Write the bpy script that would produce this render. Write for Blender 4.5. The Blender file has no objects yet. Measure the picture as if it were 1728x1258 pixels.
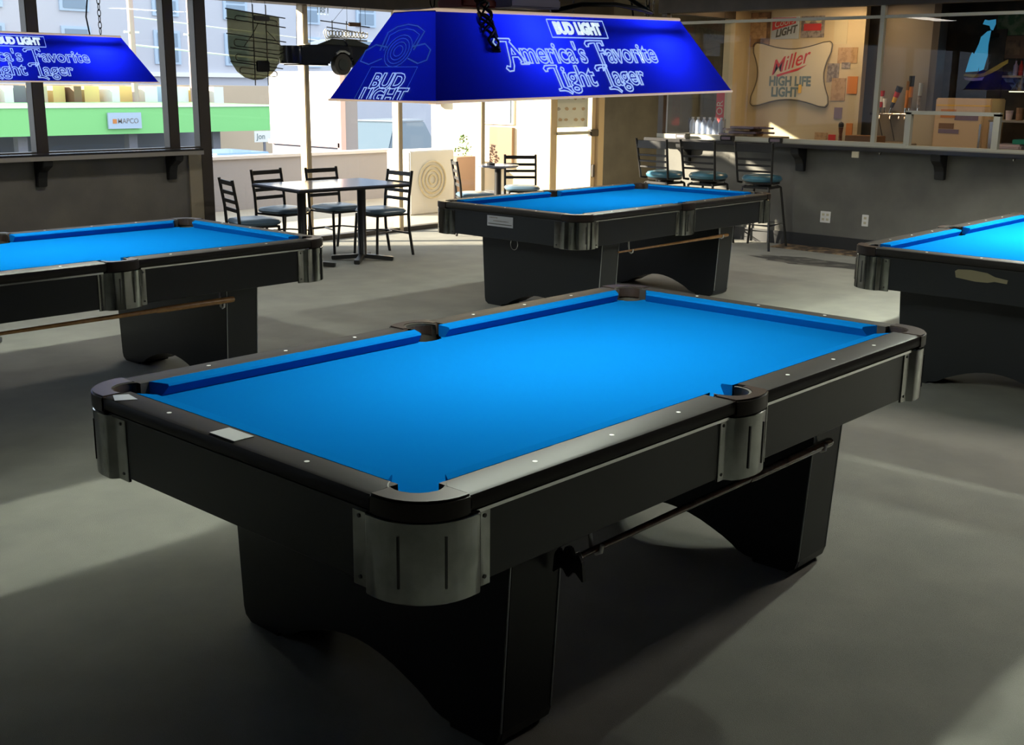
import bpy, bmesh, math, random
from mathutils import Vector, Matrix
R = math.radians
PI = math.pi
random.seed(7)
sc = bpy.context.scene
COL = sc.collection

# ------------------------------------------------------------------ camera, sky, sun, exposure
cam = bpy.data.cameras.new('camera')
cam.sensor_width = 36.0
cam.lens = 36.0 * 1957.69 / 1728.0
cam.clip_end = 300
cam_o = bpy.data.objects.new('camera', cam)
COL.objects.link(cam_o)
_yaw, _pit, _rol = 0.73776, -0.243618, 0.010857
_f = Vector((math.cos(_pit) * math.cos(_yaw), math.cos(_pit) * math.sin(_yaw), math.sin(_pit)))
_r = Vector((math.sin(_yaw), -math.cos(_yaw), 0))
_u = _r.cross(_f)
_r2 = _r * math.cos(_rol) + _u * math.sin(_rol)
_u2 = -_r * math.sin(_rol) + _u * math.cos(_rol)
_m = Matrix((_r2, _u2, -_f)).transposed().to_4x4()
_m.translation = (-2.82167, -2.36272, 1.66739)
cam_o.matrix_world = _m
sc.camera = cam_o

world = bpy.data.worlds.new('sky')
sc.world = world
world.use_nodes = True
_bg = world.node_tree.nodes['Background']
_bg.inputs[0].default_value = (0.78, 0.88, 1.0, 1)
_bg.inputs[1].default_value = 2.6

sun = bpy.data.lights.new('sun', 'SUN')
sun.energy = 24.0
sun.angle = R(0.6)
sun.color = (1.0, 0.86, 0.66)
sun_o = bpy.data.objects.new('sun', sun)
COL.objects.link(sun_o)
_el = R(17.0)
_h = Vector((1.0, -0.85, 0)).normalized() * math.cos(_el)
sun_o.rotation_euler = Vector((_h.x, _h.y, -math.sin(_el))).to_track_quat('-Z', 'Y').to_euler()

def area_lamp(name, loc, sx, sy, energy, color):
    l = bpy.data.lights.new(name, 'AREA')
    l.shape = 'RECTANGLE'; l.size = sx; l.size_y = sy; l.energy = energy; l.color = color
    o = bpy.data.objects.new(name, l); COL.objects.link(o); o.location = loc
    return o
# fill lights added under the ceiling, out of view, to brighten the room
for _x, _y, _e in ((2.0, 5.4, 20), (6.4, 5.2, 26), (7.0, 1.2, 26), (4.1, -1.3, 58)):
    area_lamp('ceiling_fill', (_x, _y, 2.70), 1.2, 0.3, _e, (1.0, 0.93, 0.82))
# the warm lights of the bar room
for _x, _y, _z, _e in ((9.7, 4.2, 2.62, 15), (9.5, 2.3, 2.62, 7), (9.4, 5.3, 2.62, 4)):
    area_lamp('bar_room_light', (_x, _y, _z), 0.6, 0.3, _e, (1.0, 0.66, 0.34))

vs = sc.view_settings
vs.view_transform = 'Standard'
vs.look = 'None'
vs.gamma = 1.0
vs.use_curve_mapping = False
vs.exposure = 0.0
sc.cycles.use_denoising = True
sc.cycles.max_bounces = 8
sc.cycles.transparent_max_bounces = 16
sc.cycles.sample_clamp_indirect = 4.0
sc.cycles.caustics_reflective = False
sc.cycles.caustics_refractive = False

# ------------------------------------------------------------------ materials
def mat(name, col, rough=0.5, metal=0.0, noise=None, bump=None, coat=0.0, spec=0.5, sheen=0.0, emit=None, trans=None):
    m = bpy.data.materials.new(name); m.use_nodes = True
    nt = m.node_tree; b = nt.nodes['Principled BSDF']
    b.inputs['Base Color'].default_value = (*col, 1)
    b.inputs['Roughness'].default_value = rough
    b.inputs['Metallic'].default_value = metal
    b.inputs['Specular IOR Level'].default_value = spec
    b.inputs['Coat Weight'].default_value = coat
    b.inputs['Sheen Weight'].default_value = sheen
    if emit:
        b.inputs['Emission Color'].default_value = (*emit[0], 1)
        b.inputs['Emission Strength'].default_value = emit[1]
    if noise or bump:
        tc = nt.nodes.new('ShaderNodeTexCoord')
    if noise:                      # (scale, second colour, contrast low, contrast high)
        n = nt.nodes.new('ShaderNodeTexNoise'); n.inputs['Scale'].default_value = noise[0]
        n.inputs['Detail'].default_value = 6
        rmp = nt.nodes.new('ShaderNodeValToRGB')
        rmp.color_ramp.elements[0].position = noise[2]; rmp.color_ramp.elements[1].position = noise[3]
        rmp.color_ramp.elements[0].color = (*col, 1); rmp.color_ramp.elements[1].color = (*noise[1], 1)
        nt.links.new(tc.outputs['Object'], n.inputs['Vector'])
        nt.links.new(n.outputs['Fac'], rmp.inputs['Fac'])
        nt.links.new(rmp.outputs['Color'], b.inputs['Base Color'])
    if bump:                       # (scale, strength)
        n2 = nt.nodes.new('ShaderNodeTexNoise'); n2.inputs['Scale'].default_value = bump[0]; n2.inputs['Detail'].default_value = 4
        bp = nt.nodes.new('ShaderNodeBump'); bp.inputs['Strength'].default_value = bump[1]; bp.inputs['Distance'].default_value = 0.01
        nt.links.new(tc.outputs['Object'], n2.inputs['Vector'])
        nt.links.new(n2.outputs['Fac'], bp.inputs['Height'])
        nt.links.new(bp.outputs['Normal'], b.inputs['Normal'])
    return m

def glass_mat(name, tint=(0.95, 0.97, 0.97), ior=1.45, rough=0.0):
    m = bpy.data.materials.new(name); m.use_nodes = True
    nt = m.node_tree; nt.nodes.clear()
    out = nt.nodes.new('ShaderNodeOutputMaterial'); mx = nt.nodes.new('ShaderNodeMixShader')
    t = nt.nodes.new('ShaderNodeBsdfTransparent'); t.inputs[0].default_value = (*tint, 1)
    g = nt.nodes.new('ShaderNodeBsdfGlossy'); g.inputs['Roughness'].default_value = rough
    f = nt.nodes.new('ShaderNodeFresnel'); f.inputs[0].default_value = ior
    ge = nt.nodes.new('ShaderNodeNewGeometry')
    mu = nt.nodes.new('ShaderNodeMath'); mu.operation = 'SUBTRACT'; mu.use_clamp = True   # reflect on the entry face only
    nt.links.new(f.outputs[0], mu.inputs[0]); nt.links.new(ge.outputs['Backfacing'], mu.inputs[1])
    nt.links.new(mu.outputs[0], mx.inputs[0]); nt.links.new(t.outputs[0], mx.inputs[1]); nt.links.new(g.outputs[0], mx.inputs[2])
    nt.links.new(mx.outputs[0], out.inputs[0])
    return m

def shade_mat(name, col, tcol):
    """translucent coloured plastic of a lamp shade"""
    m = bpy.data.materials.new(name); m.use_nodes = True
    nt = m.node_tree; nt.nodes.clear()
    out = nt.nodes.new('ShaderNodeOutputMaterial'); mx = nt.nodes.new('ShaderNodeMixShader'); mx.inputs[0].default_value = 0.6
    d = nt.nodes.new('ShaderNodeBsdfDiffuse'); d.inputs[0].default_value = (*col, 1)
    t = nt.nodes.new('ShaderNodeBsdfTranslucent'); t.inputs[0].default_value = (*tcol, 1)
    g = nt.nodes.new('ShaderNodeBsdfGlossy'); g.inputs['Roughness'].default_value = 0.25
    m2 = nt.nodes.new('ShaderNodeMixShader'); m2.inputs[0].default_value = 0.03
    nt.links.new(d.outputs[0], mx.inputs[1]); nt.links.new(t.outputs[0], mx.inputs[2])
    nt.links.new(mx.outputs[0], m2.inputs[1]); nt.links.new(g.outputs[0], m2.inputs[2])
    nt.links.new(m2.outputs[0], out.inputs[0])
    return m

M = {}
M['cloth'] = mat('blue_cloth', (0.002, 0.115, 0.375), 0.95, spec=0.0, bump=(900, 0.05))
M['laminate'] = mat('black_laminate', (0.016, 0.018, 0.021), 0.34, spec=0.4)
M['rail'] = mat('dark_rail_laminate', (0.032, 0.029, 0.027), 0.5, spec=0.16)
M['cap'] = mat('brown_black_plastic', (0.030, 0.020, 0.017), 0.34, spec=0.35)
M['rubber'] = mat('pocket_rubber', (0.05, 0.045, 0.038), 0.6)
M['chrome'] = mat('brushed_casting_metal', (0.34, 0.35, 0.335), 0.13, 1.0, noise=(14, (0.25, 0.26, 0.245), 0.4, 0.65))
M['steel'] = mat('bright_steel', (0.75, 0.75, 0.76), 0.2, 1.0)
M['darksteel'] = mat('dark_screw', (0.08, 0.08, 0.08), 0.4, 0.8)
M['white'] = mat('white_plastic', (0.8, 0.8, 0.78), 0.4)
M['plate'] = mat('silver_plate', (0.42, 0.45, 0.45), 0.35, 0.3)
M['bronze'] = mat('bronze_plate', (0.30, 0.26, 0.16), 0.4, 0.4)
M['sticker'] = mat('grey_sticker', (0.45, 0.46, 0.5), 0.5)
M['carpet'] = mat('grey_carpet', (0.31, 0.305, 0.275), 0.95, spec=0.1, noise=(3.2, (0.37, 0.36, 0.32), 0.35, 0.7), bump=(420, 0.5))
M['stucco'] = mat('dark_grey_plaster', (0.15, 0.145, 0.128), 0.75, noise=(2.6, (0.105, 0.102, 0.092), 0.35, 0.7), bump=(60, 0.08))
M['wall_l'] = mat('grey_plaster_lightened', (0.23, 0.22, 0.19), 0.75, noise=(2.6, (0.165, 0.16, 0.145), 0.35, 0.7), bump=(60, 0.08))  # same plaster as the other walls, colour lightened in place of light
M['dark_patch'] = mat('dark_floor_patch', (0.05, 0.048, 0.044), 0.9, noise=(7, (0.14, 0.13, 0.115), 0.45, 0.62))
M['brown_strip'] = mat('mottled_brown_strip', (0.07, 0.05, 0.035), 0.85, noise=(9, (0.30, 0.20, 0.11), 0.46, 0.62))
M['ceil'] = mat('dark_ceiling', (0.10, 0.095, 0.085), 0.9)
M['header'] = mat('dark_beam', (0.045, 0.038, 0.032), 0.6, noise=(4, (0.06, 0.05, 0.042), 0.4, 0.6))
M['bronze_frame'] = mat('bronze_window_frame', (0.075, 0.062, 0.05), 0.42, 0.2)
M['tan_frame'] = mat('tan_window_frame', (0.62, 0.49, 0.31), 0.5, 0.1)
M['beige'] = mat('beige_drywall', (0.42, 0.37, 0.27), 0.8)
M['baseb'] = mat('black_vinyl_base', (0.022, 0.022, 0.024), 0.45)
M['ledge'] = mat('dark_polished_ledge', (0.035, 0.033, 0.033), 0.18, spec=0.6)
M['ledge_edge'] = mat('grey_ledge_edge', (0.42, 0.40, 0.36), 0.5)
M['corbel'] = mat('black_corbel', (0.012, 0.012, 0.013), 0.5)
M['glass'] = glass_mat('clear_glass')
M['barglass'] = glass_mat('bar_glass', (0.93, 0.94, 0.93), 1.5)
M['shade'] = shade_mat('blue_lamp_shade', (0.012, 0.014, 0.09), (0.0004, 0.0010, 0.062))
M['vinylnum'] = shade_mat('translucent_white_vinyl', (0.6, 0.7, 0.8), (0.75, 0.85, 0.95))
M['letter'] = mat('pale_blue_lettering', (0.5, 0.65, 1.0), 0.5, emit=((0.42, 0.60, 1.0), 0.75))
M['letter_dim'] = mat('mid_blue_lettering', (0.10, 0.25, 0.6), 0.5, emit=((0.05, 0.16, 0.55), 0.28))
M['letter_white'] = mat('white_lettering', (0.9, 0.95, 1.0), 0.5, emit=((0.75, 0.92, 1.0), 0.9))
M['tube'] = mat('lit_fluorescent_tube', (0.9, 0.9, 0.9), 0.5, emit=((0.95, 1.0, 0.88), 5.0))
M['rimglow'] = mat('glowing_acrylic_edge', (0.9, 0.8, 0.7), 0.5, emit=((1.0, 0.72, 0.5), 0.45))
M['lampwhite'] = mat('white_lamp_inside', (0.85, 0.85, 0.82), 0.6)
M['wood'] = mat('pale_cue_wood', (0.46, 0.25, 0.09), 0.3, noise=(30, (0.36, 0.18, 0.06), 0.4, 0.6))
M['darkwood'] = mat('dark_varnished_wood', (0.16, 0.075, 0.05), 0.18, coat=0.6, noise=(25, (0.10, 0.045, 0.03), 0.4, 0.6))
M['black'] = mat('black_plastic', (0.012, 0.012, 0.013), 0.4)
M['blackmetal'] = mat('black_painted_metal', (0.016, 0.015, 0.015), 0.34, spec=0.5)
M['vinyl'] = mat('dusty_blue_vinyl', (0.10, 0.17, 0.24), 0.32, spec=0.6)
M['vinyl_teal'] = mat('blue_vinyl', (0.07, 0.21, 0.30), 0.28, spec=0.6)
M['tabletop'] = mat('grey_tabletop', (0.19, 0.205, 0.27), 0.16, spec=0.6)
M['cream'] = mat('cream_painted_wall', (0.56, 0.48, 0.33), 0.7, noise=(1.5, (0.50, 0.42, 0.28), 0.35, 0.7))
M['sign'] = mat('cream_sign_face', (0.60, 0.55, 0.40), 0.4)
M['signline'] = mat('dark_grey_line', (0.07, 0.07, 0.06), 0.5)
M['red'] = mat('red_print', (0.52, 0.03, 0.03), 0.5)
M['slate'] = mat('grey_green_print', (0.13, 0.19, 0.20), 0.5)
M['brownpaper'] = mat('brown_poster', (0.30, 0.18, 0.09), 0.6, noise=(9, (0.12, 0.07, 0.04), 0.4, 0.6))
M['paper'] = mat('cream_paper', (0.55, 0.50, 0.36), 0.7)
M['paper2'] = mat('tan_paper', (0.45, 0.30, 0.17), 0.7, noise=(22, (0.34, 0.22, 0.12), 0.45, 0.6))
M['greypaper'] = mat('grey_paper', (0.30, 0.27, 0.25), 0.7, noise=(25, (0.15, 0.13, 0.13), 0.45, 0.6))
M['orange'] = mat('orange_card', (0.60, 0.22, 0.06), 0.6)
M['yellow'] = mat('yellow_tag', (0.80, 0.48, 0.05), 0.5)
M['steelwall'] = mat('brushed_steel_wall', (0.28, 0.25, 0.21), 0.45, 0.4)
M['darkroom'] = mat('dark_brown_wall', (0.045, 0.035, 0.026), 0.7, noise=(5, (0.085, 0.06, 0.04), 0.45, 0.65))
M['fridge'] = mat('cream_enamel', (0.62, 0.45, 0.27), 0.4)
M['frame_white'] = mat('off_white_frame', (0.48, 0.48, 0.40), 0.45)
M['purple'] = mat('purple_grey_card', (0.20, 0.15, 0.20), 0.5)
M['cyan'] = mat('glowing_blue_print', (0.08, 0.42, 0.70), 0.5, emit=((0.05, 0.38, 0.70), 0.5))  # emission added so the blue cut-out glows
M['olive'] = mat('olive_yellow_print', (0.40, 0.35, 0.07), 0.5)
M['lilac'] = mat('lilac_print', (0.42, 0.40, 0.72), 0.5)
M['green_print'] = mat('dark_green_print', (0.06, 0.16, 0.06), 0.6, noise=(12, (0.22, 0.30, 0.16), 0.45, 0.6))
M['brown'] = mat('brown_panel', (0.20, 0.11, 0.06), 0.6)
M['water'] = mat('bluish_plastic', (0.50, 0.58, 0.75), 0.2, spec=0.7)
M['wrap'] = glass_mat('shrink_wrap', (0.86, 0.85, 0.88), 1.5, 0.2)
M['cloth_pink'] = mat('pale_towel', (0.55, 0.45, 0.46), 0.9)
M['tealbox'] = mat('teal_plastic', (0.03, 0.36, 0.22), 0.5)
M['glow'] = mat('lit_pendant_diffuser', (0.9, 0.9, 0.7), 0.5, emit=((1.0, 0.95, 0.55), 2.0))
# outdoors
M['pave'] = mat('pale_concrete_paving', (0.42, 0.37, 0.30), 0.9, noise=(1.2, (0.36, 0.32, 0.26), 0.4, 0.7))
M['asphalt'] = mat('grey_asphalt', (0.22, 0.22, 0.23), 0.9)
M['lowwall'] = mat('pale_stucco_parapet', (0.34, 0.32, 0.34), 0.85)
M['lowcap'] = mat('white_parapet_cap', (0.62, 0.58, 0.58), 0.8)
M['facade'] = mat('lavender_grey_facade', (0.50, 0.50, 0.56), 0.8)
M['facade2'] = mat('warm_facade', (0.55, 0.42, 0.30), 0.8)
M['fwin'] = mat('blue_grey_window', (0.20, 0.27, 0.36), 0.3)
M['fwinframe'] = mat('pale_blue_window_frame', (0.42, 0.52, 0.65), 0.6)
M['green'] = mat('bright_green_fascia', (0.24, 0.62, 0.22), 0.6)
M['whitewall'] = mat('white_painted_board', (0.80, 0.78, 0.74), 0.7)
M['greypost'] = mat('lavender_grey_post', (0.19, 0.185, 0.215), 0.7)
M['pink'] = mat('pinkish_pole', (0.50, 0.33, 0.31), 0.7)
M['carblue'] = mat('pale_blue_car_paint', (0.22, 0.36, 0.66), 0.25, coat=0.5)
M['cargrey'] = mat('grey_blue_car_paint', (0.20, 0.23, 0.27), 0.3, coat=0.5)
M['carglass'] = mat('car_window', (0.10, 0.14, 0.18), 0.1)
M['yellowbld'] = mat('sunlit_yellow_storefront', (0.80, 0.58, 0.22), 0.7)  # sunlight on the shop bays put into a bright warm colour
M['creamwall'] = mat('cream_stucco', (0.72, 0.62, 0.42), 0.85)
M['tint'] = glass_mat('smoked_shield', (0.36, 0.34, 0.24), 1.45, 0.05)
M['neonglass'] = mat('unlit_neon_glass', (0.75, 0.75, 0.72), 0.15)
M['carblack'] = mat('gloss_black_car_body', (0.016, 0.020, 0.030), 0.18, coat=0.5)
M['smoke'] = mat('smoky_grey_window', (0.07, 0.08, 0.075), 0.15)
M['tyre'] = mat('tyre_rubber', (0.03, 0.028, 0.022), 0.6)
M['leaf'] = mat('green_leaves', (0.10, 0.20, 0.05), 0.6)
M['terracotta'] = mat('brown_planter', (0.35, 0.22, 0.15), 0.8)

# ------------------------------------------------------------------ mesh helpers
class MB:
    def __init__(s): s.v = []; s.f = []
    def add(s, vs, fs):
        o = len(s.v); s.v += [tuple(p) for p in vs]; s.f += [tuple(i + o for i in f) for f in fs]; return s
    def box(s, x0, x1, y0, y1, z0, z1):
        return s.add([(x0, y0, z0), (x1, y0, z0), (x1, y1, z0), (x0, y1, z0), (x0, y0, z1), (x1, y0, z1), (x1, y1, z1), (x0, y1, z1)],
                     [(0, 3, 2, 1), (4, 5, 6, 7), (0, 1, 5, 4), (1, 2, 6, 5), (2, 3, 7, 6), (3, 0, 4, 7)])
    def prism(s, poly, axis, a, b):
        """extrude a 2-D polygon along an axis: axis x -> (y,z), y -> (x,z), z -> (x,y)"""
        n = len(poly)
        def P(p, t):
            return (t, p[0], p[1]) if axis == 'x' else (p[0], t, p[1]) if axis == 'y' else (p[0], p[1], t)
        vs = [P(p, a) for p in poly] + [P(p, b) for p in poly]
        fs = [tuple(range(n - 1, -1, -1)), tuple(range(n, 2 * n))]
        fs += [(i, (i + 1) % n, n + (i + 1) % n, n + i) for i in range(n)]
        return s.add(vs, fs)
    def loft(s, rings, caps=True, closed=True):
        n = len(rings[0]); vs = [p for r in rings for p in r]; fs = []
        for k in range(len(rings) - 1):
            for i in range(n if closed else n - 1):
                j = (i + 1) % n
                fs.append((k * n + i, k * n + j, (k + 1) * n + j, (k + 1) * n + i))
        if caps:
            fs.append(tuple(range(n - 1, -1, -1))); fs.append(tuple((len(rings) - 1) * n + i for i in range(n)))
        return s.add(vs, fs)
    def lathe(s, prof, c=(0, 0, 0), n=20, caps=True):
        rings = [[(c[0] + r * math.cos(2 * PI * i / n), c[1] + r * math.sin(2 * PI * i / n), c[2] + z) for i in range(n)] for r, z in prof]
        return s.loft(rings, caps)
    def tube(s, pts, r, n=8, closed=False):
        pts = [Vector(p) for p in pts]; rings = []; m = len(pts); prev = None
        for i, p in enumerate(pts):
            if closed: t = pts[(i + 1) % m] - pts[i - 1]
            else: t = pts[min(i + 1, m - 1)] - pts[max(i - 1, 0)]
            t.normalize()
            if prev is None:
                a = Vector((0, 0, 1)) if abs(t.z) < 0.9 else Vector((1, 0, 0))
                u = t.cross(a).normalized()
            else:
                u = (prev - t * prev.dot(t)).normalized()
            prev = u; w = t.cross(u)
            rr = r[i] if isinstance(r, (list, tuple)) else r
            rings.append([p + (u * math.cos(2 * PI * k / n) + w * math.sin(2 * PI * k / n)) * rr for k in range(n)])
        if closed: rings.append(rings[0]); return s.loft(rings, False)
        return s.loft(rings)
    def bar(s, p0, p1, w, d, up=(0, 0, 1)):
        """rectangular bar between two points, w across, d along up"""
        p0, p1 = Vector(p0), Vector(p1); t = (p1 - p0).normalized(); up = Vector(up)
        a = t.cross(up).normalized(); b = a.cross(t).normalized()
        rings = [[p + a * (w / 2 * i) + b * (d / 2 * j) for i, j in ((-1, -1), (1, -1), (1, 1), (-1, 1))] for p in (p0, p1)]
        return s.loft(rings)
    def build(s, name, m, parent=None, smooth=None, bevel=0, seg=2, loc=None):
        me = bpy.data.meshes.new(name); me.from_pydata(s.v, [], s.f)
        bm = bmesh.new(); bm.from_mesh(me)
        bmesh.ops.remove_doubles(bm, verts=bm.verts, dist=1e-5)
        bmesh.ops.recalc_face_normals(bm, faces=bm.faces)
        if bevel:
            bmesh.ops.bevel(bm, geom=[e for e in bm.edges if len(e.link_faces) == 2 and e.calc_face_angle(0) > R(28)], offset=bevel, segments=seg, affect='EDGES', clamp_overlap=True)
        if smooth:
            for f in bm.faces: f.smooth = True
            for e in bm.edges:
                if len(e.link_faces) == 2 and e.calc_face_angle(0) > R(smooth): e.smooth = False
        bm.to_mesh(me); bm.free()
        o = bpy.data.objects.new(name, me); COL.objects.link(o)
        me.materials.append(M[m])
        if parent: o.parent = parent
        if loc: o.location = loc
        return o

def tag(o, label, cat, group=None):
    o['label'] = label; o['category'] = cat
    if group: o['group'] = group
    return o
def thing(name, label, cat, loc=(0, 0, 0), rz=0, group=None):
    o = bpy.data.objects.new(name, None); COL.objects.link(o); o.empty_display_size = 0.1
    o.location = loc; o.rotation_euler = (0, 0, rz)
    return tag(o, label, cat, group)
def struct(o): o['kind'] = 'structure'; return o
def kids(o): return [c for c in ALLKIDS.get(o.name, [])]
def dup(root, loc, rz, label, group=None):
    """a copy of a thing with copies of its parts and sub-parts"""
    by = {}
    for o in bpy.data.objects:
        if o.parent: by.setdefault(o.parent.name, []).append(o)
    def rec(o, parent):
        c = o.copy(); COL.objects.link(c)
        if parent: c.parent = parent
        for ch in by.get(o.name, []): rec(ch, c)
        return c
    r = rec(root, None); r.location = loc; r.rotation_euler = (0, 0, rz); r['label'] = label
    if group: r['group'] = group
    return r

def text_part(name, body, size, m, parent, origin, u, v, xs=1.0, outline=0.0, offset=0.0, depth=0.0008, align='CENTER', shear=0.0):
    """lettering as a mesh lying on the plane through origin spanned by u (reading direction) and v (up)"""
    cu = bpy.data.curves.new('lettering', 'FONT'); cu.body = body; cu.size = size
    cu.align_x = align; cu.align_y = 'CENTER'; cu.offset = offset; cu.shear = shear
    cu.resolution_u = 3
    if outline:
        cu.fill_mode = 'NONE'; cu.bevel_depth = outline; cu.bevel_resolution = 0
    else:
        cu.extrude = depth
    t = bpy.data.objects.new('lettering', cu); COL.objects.link(t)
    dg = bpy.context.evaluated_depsgraph_get(); dg.update()
    me = bpy.data.meshes.new_from_object(t.evaluated_get(dg))
    bpy.data.objects.remove(t); bpy.data.curves.remove(cu)
    u = Vector(u).normalized(); v = Vector(v).normalized(); w = u.cross(v)
    mt = Matrix((u * xs, v, w)).transposed().to_4x4(); mt.translation = Vector(origin)
    me.transform(mt); me.name = name
    me.materials.clear(); me.materials.append(M[m])
    o = bpy.data.objects.new(name, me); COL.objects.link(o)
    if parent: o.parent = parent
    return o

def arc(cx, cy, r, a0, a1, n):
    return [(cx + r * math.cos(R(a0 + (a1 - a0) * i / n)), cy + r * math.sin(R(a0 + (a1 - a0) * i / n))) for i in range(n + 1)]

# ------------------------------------------------------------------ the room
def sbox(name, m, *b, bevel=0):
    return struct(MB().box(*b).build(name, m, bevel=bevel))
YF = 7.65      # front glass line
XB = 8.55      # bar wall
fl = MB().add([(-7, -7, 0), (12.5, -7, 0), (12.5, YF + 0.06, 0), (-7, YF + 0.06, 0), (-7, -7, -0.1), (12.5, -7, -0.1), (12.5, YF + 0.06, -0.1), (-7, YF + 0.06, -0.1)],
              [(0, 1, 2, 3), (7, 6, 5, 4), (0, 4, 5, 1), (1, 5, 6, 2), (2, 6, 7, 3), (3, 7, 4, 0)]).build('floor', 'carpet')
struct(fl)
sbox('ceiling', 'ceil', -7, 12.5, -7, YF + 0.2, 2.78, 2.88)
sbox('wall_back', 'stucco', -7, 12.5, -7.15, -7, 0, 2.8)
sbox('wall_left', 'stucco', -7.15, -7, -7, YF + 0.2, 0, 2.8)
sbox('wall_front', 'wall_l', -7, 3.47, YF - 0.03, YF + 0.14, 0, 1.0)
sbox('trim_1', 'header', -7, 9.95, YF - 0.16, YF + 0.14, 2.435, 2.78)
sbox('trim_2', 'beige', 3.47, 3.62, YF - 0.05, YF + 0.14, 0, 0.985)
sbox('wall_front_end', 'stucco', 9.93, 12.5, YF - 0.04, YF + 0.14, 0, 2.78)
sbox('wall_right', 'stucco', 12.38, 12.5, 5.6, YF + 0.14, 0, 2.78)
# lower wall under the bar counter and the header above the bar window
bw = MB().prism([(XB, -7), (XB + 0.12, -7), (XB + 0.12, 5.60), (9.93, 5.60), (9.93, 5.72), (XB, 5.72)], 'z', 0, 1.085).build('wall_bar', 'stucco'); struct(bw)
sbox('baseboard_bar', 'baseb', XB - 0.012, XB, -7, 5.72, 0, 0.14)
sbox('floor_brown_strip', 'brown_strip', 8.22, XB - 0.012, -7, 3.95, 0, 0.012)  # mottled brown strip laid along the foot of the bar wall
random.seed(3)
struct(MB().add([(7.55 + (0.16 + 0.1 * random.random()) * math.cos(a) * (1 + 0.2 * math.sin(3 * a)), 3.05 + (0.55 + 0.25 * random.random()) * math.sin(a), 0.002) for a in [2 * PI * i / 28 for i in range(28)]], [tuple(range(28))]).build('floor_patch', 'dark_patch'))  # irregular dark patch laid flat on the floor
bh = MB().prism([(XB - 0.03, -7), (XB + 0.12, -7), (XB + 0.12, 5.60), (9.93, 5.60), (9.93, 5.75), (XB - 0.03, 5.75)], 'z', 2.47, 2.78).build('trim_3', 'header'); struct(bh)
# mullions and panes of the front glass
posts = [(-4.6, 'bronze_frame'), (-2.4, 'bronze_frame'), (-0.1, 'bronze_frame'), (2.02, 'bronze_frame'), (3.33, 'bronze_frame'), (3.67, 'bronze_frame'), (4.92, 'tan_frame'), (6.22, 'tan_frame'), (7.57, 'tan_frame'), (8.86, 'tan_frame')]
k = 4
for x, m in posts:
    w = 0.055 if m == 'bronze_frame' else 0.032
    z0 = 1.0 if x < 3.5 else 0.0
    w = 0.065 if 3.6 < x < 3.8 else w
    sbox('trim_%d' % k, m, x - w, x + w, YF - 0.055, YF + 0.055, z0, 2.44, bevel=0.006); k += 1
sbox('trim_%d' % k, 'bronze_frame', -7, 3.6, YF - 0.05, YF + 0.05, 1.0, 1.05); k += 1
sbox('trim_%d' % k, 'bronze_frame', 3.73, 8.83, YF - 0.05, YF + 0.05, 0.0, 0.05); k += 1
# the frame at the dark side wall beside the door
sbox('trim_%d' % k, 'tan_frame', 9.80, 9.93, YF - 0.07, YF + 0.06, 0, 2.44, bevel=0.006); k += 1
xs = [-7] + [p[0] for p in posts]
for i in range(len(xs) - 1):
    z0 = 1.05 if xs[i + 1] < 3.5 or xs[i + 1] < 3.7 else 0.05
    sbox('window_%d' % (i + 1), 'glass', xs[i] + 0.03, xs[i + 1] - 0.03, YF - 0.004, YF + 0.004, z0, 2.44)
# glazed door
door = struct(thing('door_1', 'glazed entrance door with a push bar beside the dark side wall', 'door', (8.92, YF, 0)))
del door['category'], door['label']
MB().box(0, 0.07, -0.025, 0.025, 0.01, 2.42).build('stile', 'tan_frame', door)
MB().box(0.79, 0.87, -0.025, 0.025, 0.01, 2.42).build('stile', 'tan_frame', door)
MB().box(0.07, 0.79, -0.025, 0.025, 0.01, 0.2).build('bottom_rail', 'tan_frame', door)
MB().box(0.07, 0.79, -0.025, 0.025, 2.3, 2.42).build('top_rail', 'tan_frame', door)
MB().box(0.07, 0.79, -0.003, 0.003, 0.2, 2.3).build('pane', 'glass', door)
MB().box(0.03, 0.84, -0.075, -0.045, 1.03, 1.07).build('push_bar', 'frame_white', door)
MB().box(0.70, 0.86, -0.10, -0.025, 1.0, 1.09).build('latch_case', 'bronze_frame', door, bevel=0.008)
MB().box(0.80, 0.85, -0.06, -0.025, 0.45, 0.62).build('lock', 'bronze_frame', door, bevel=0.008)
po = MB().box(9.0, 9.66, YF + 0.004, YF + 0.008, 1.12, 1.62).build('notice_poster', 'whitewall'); tag(po, 'white notice sheet stuck on the entrance door glass above the push bar', 'poster')
for i in range(12):
    px, pz = 9.06 + 0.16 * (i % 4) + random.uniform(-.02, .02), 1.22 + 0.14 * (i // 4)
    MB().add([(px + 0.05 * math.cos(a) * (0.6 + 0.4 * random.random()), YF - 0.0005, pz + 0.03 * math.sin(a) * (0.5 + 0.5 * random.random())) for a in [2 * PI * j / 7 for j in range(7)]], [tuple(range(7))]).build('printed_mark', random.choice(['paper2', 'greypaper']), po)

# window ledge with corbels
led = thing('window_ledge', 'long dark polished drinks ledge under the left windows', 'ledge', (0, YF - 0.03, 0))
MB().box(-6.9, 3.52, -0.20, 0.0, 1.022, 1.04).build('shelf_top', 'ledge', led)
MB().box(-6.9, 3.52, -0.205, -0.19, 0.985, 1.022).build('edge_strip', 'ledge_edge', led)
CORB = [(0.0, 0.0), (0.0, -0.235), (-0.045, -0.235), (-0.055, -0.16), (-0.075, -0.105), (-0.13, -0.075), (-0.165, -0.06), (-0.175, -0.045), (-0.185, 0.0)]
for x in (-2.4, -0.2, 1.98, 3.27):
    MB().prism([(y, z + 0.985) for y, z in CORB], 'x', x - 0.045, x + 0.045).build('corbel', 'corbel', led, bevel=0.006)
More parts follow.
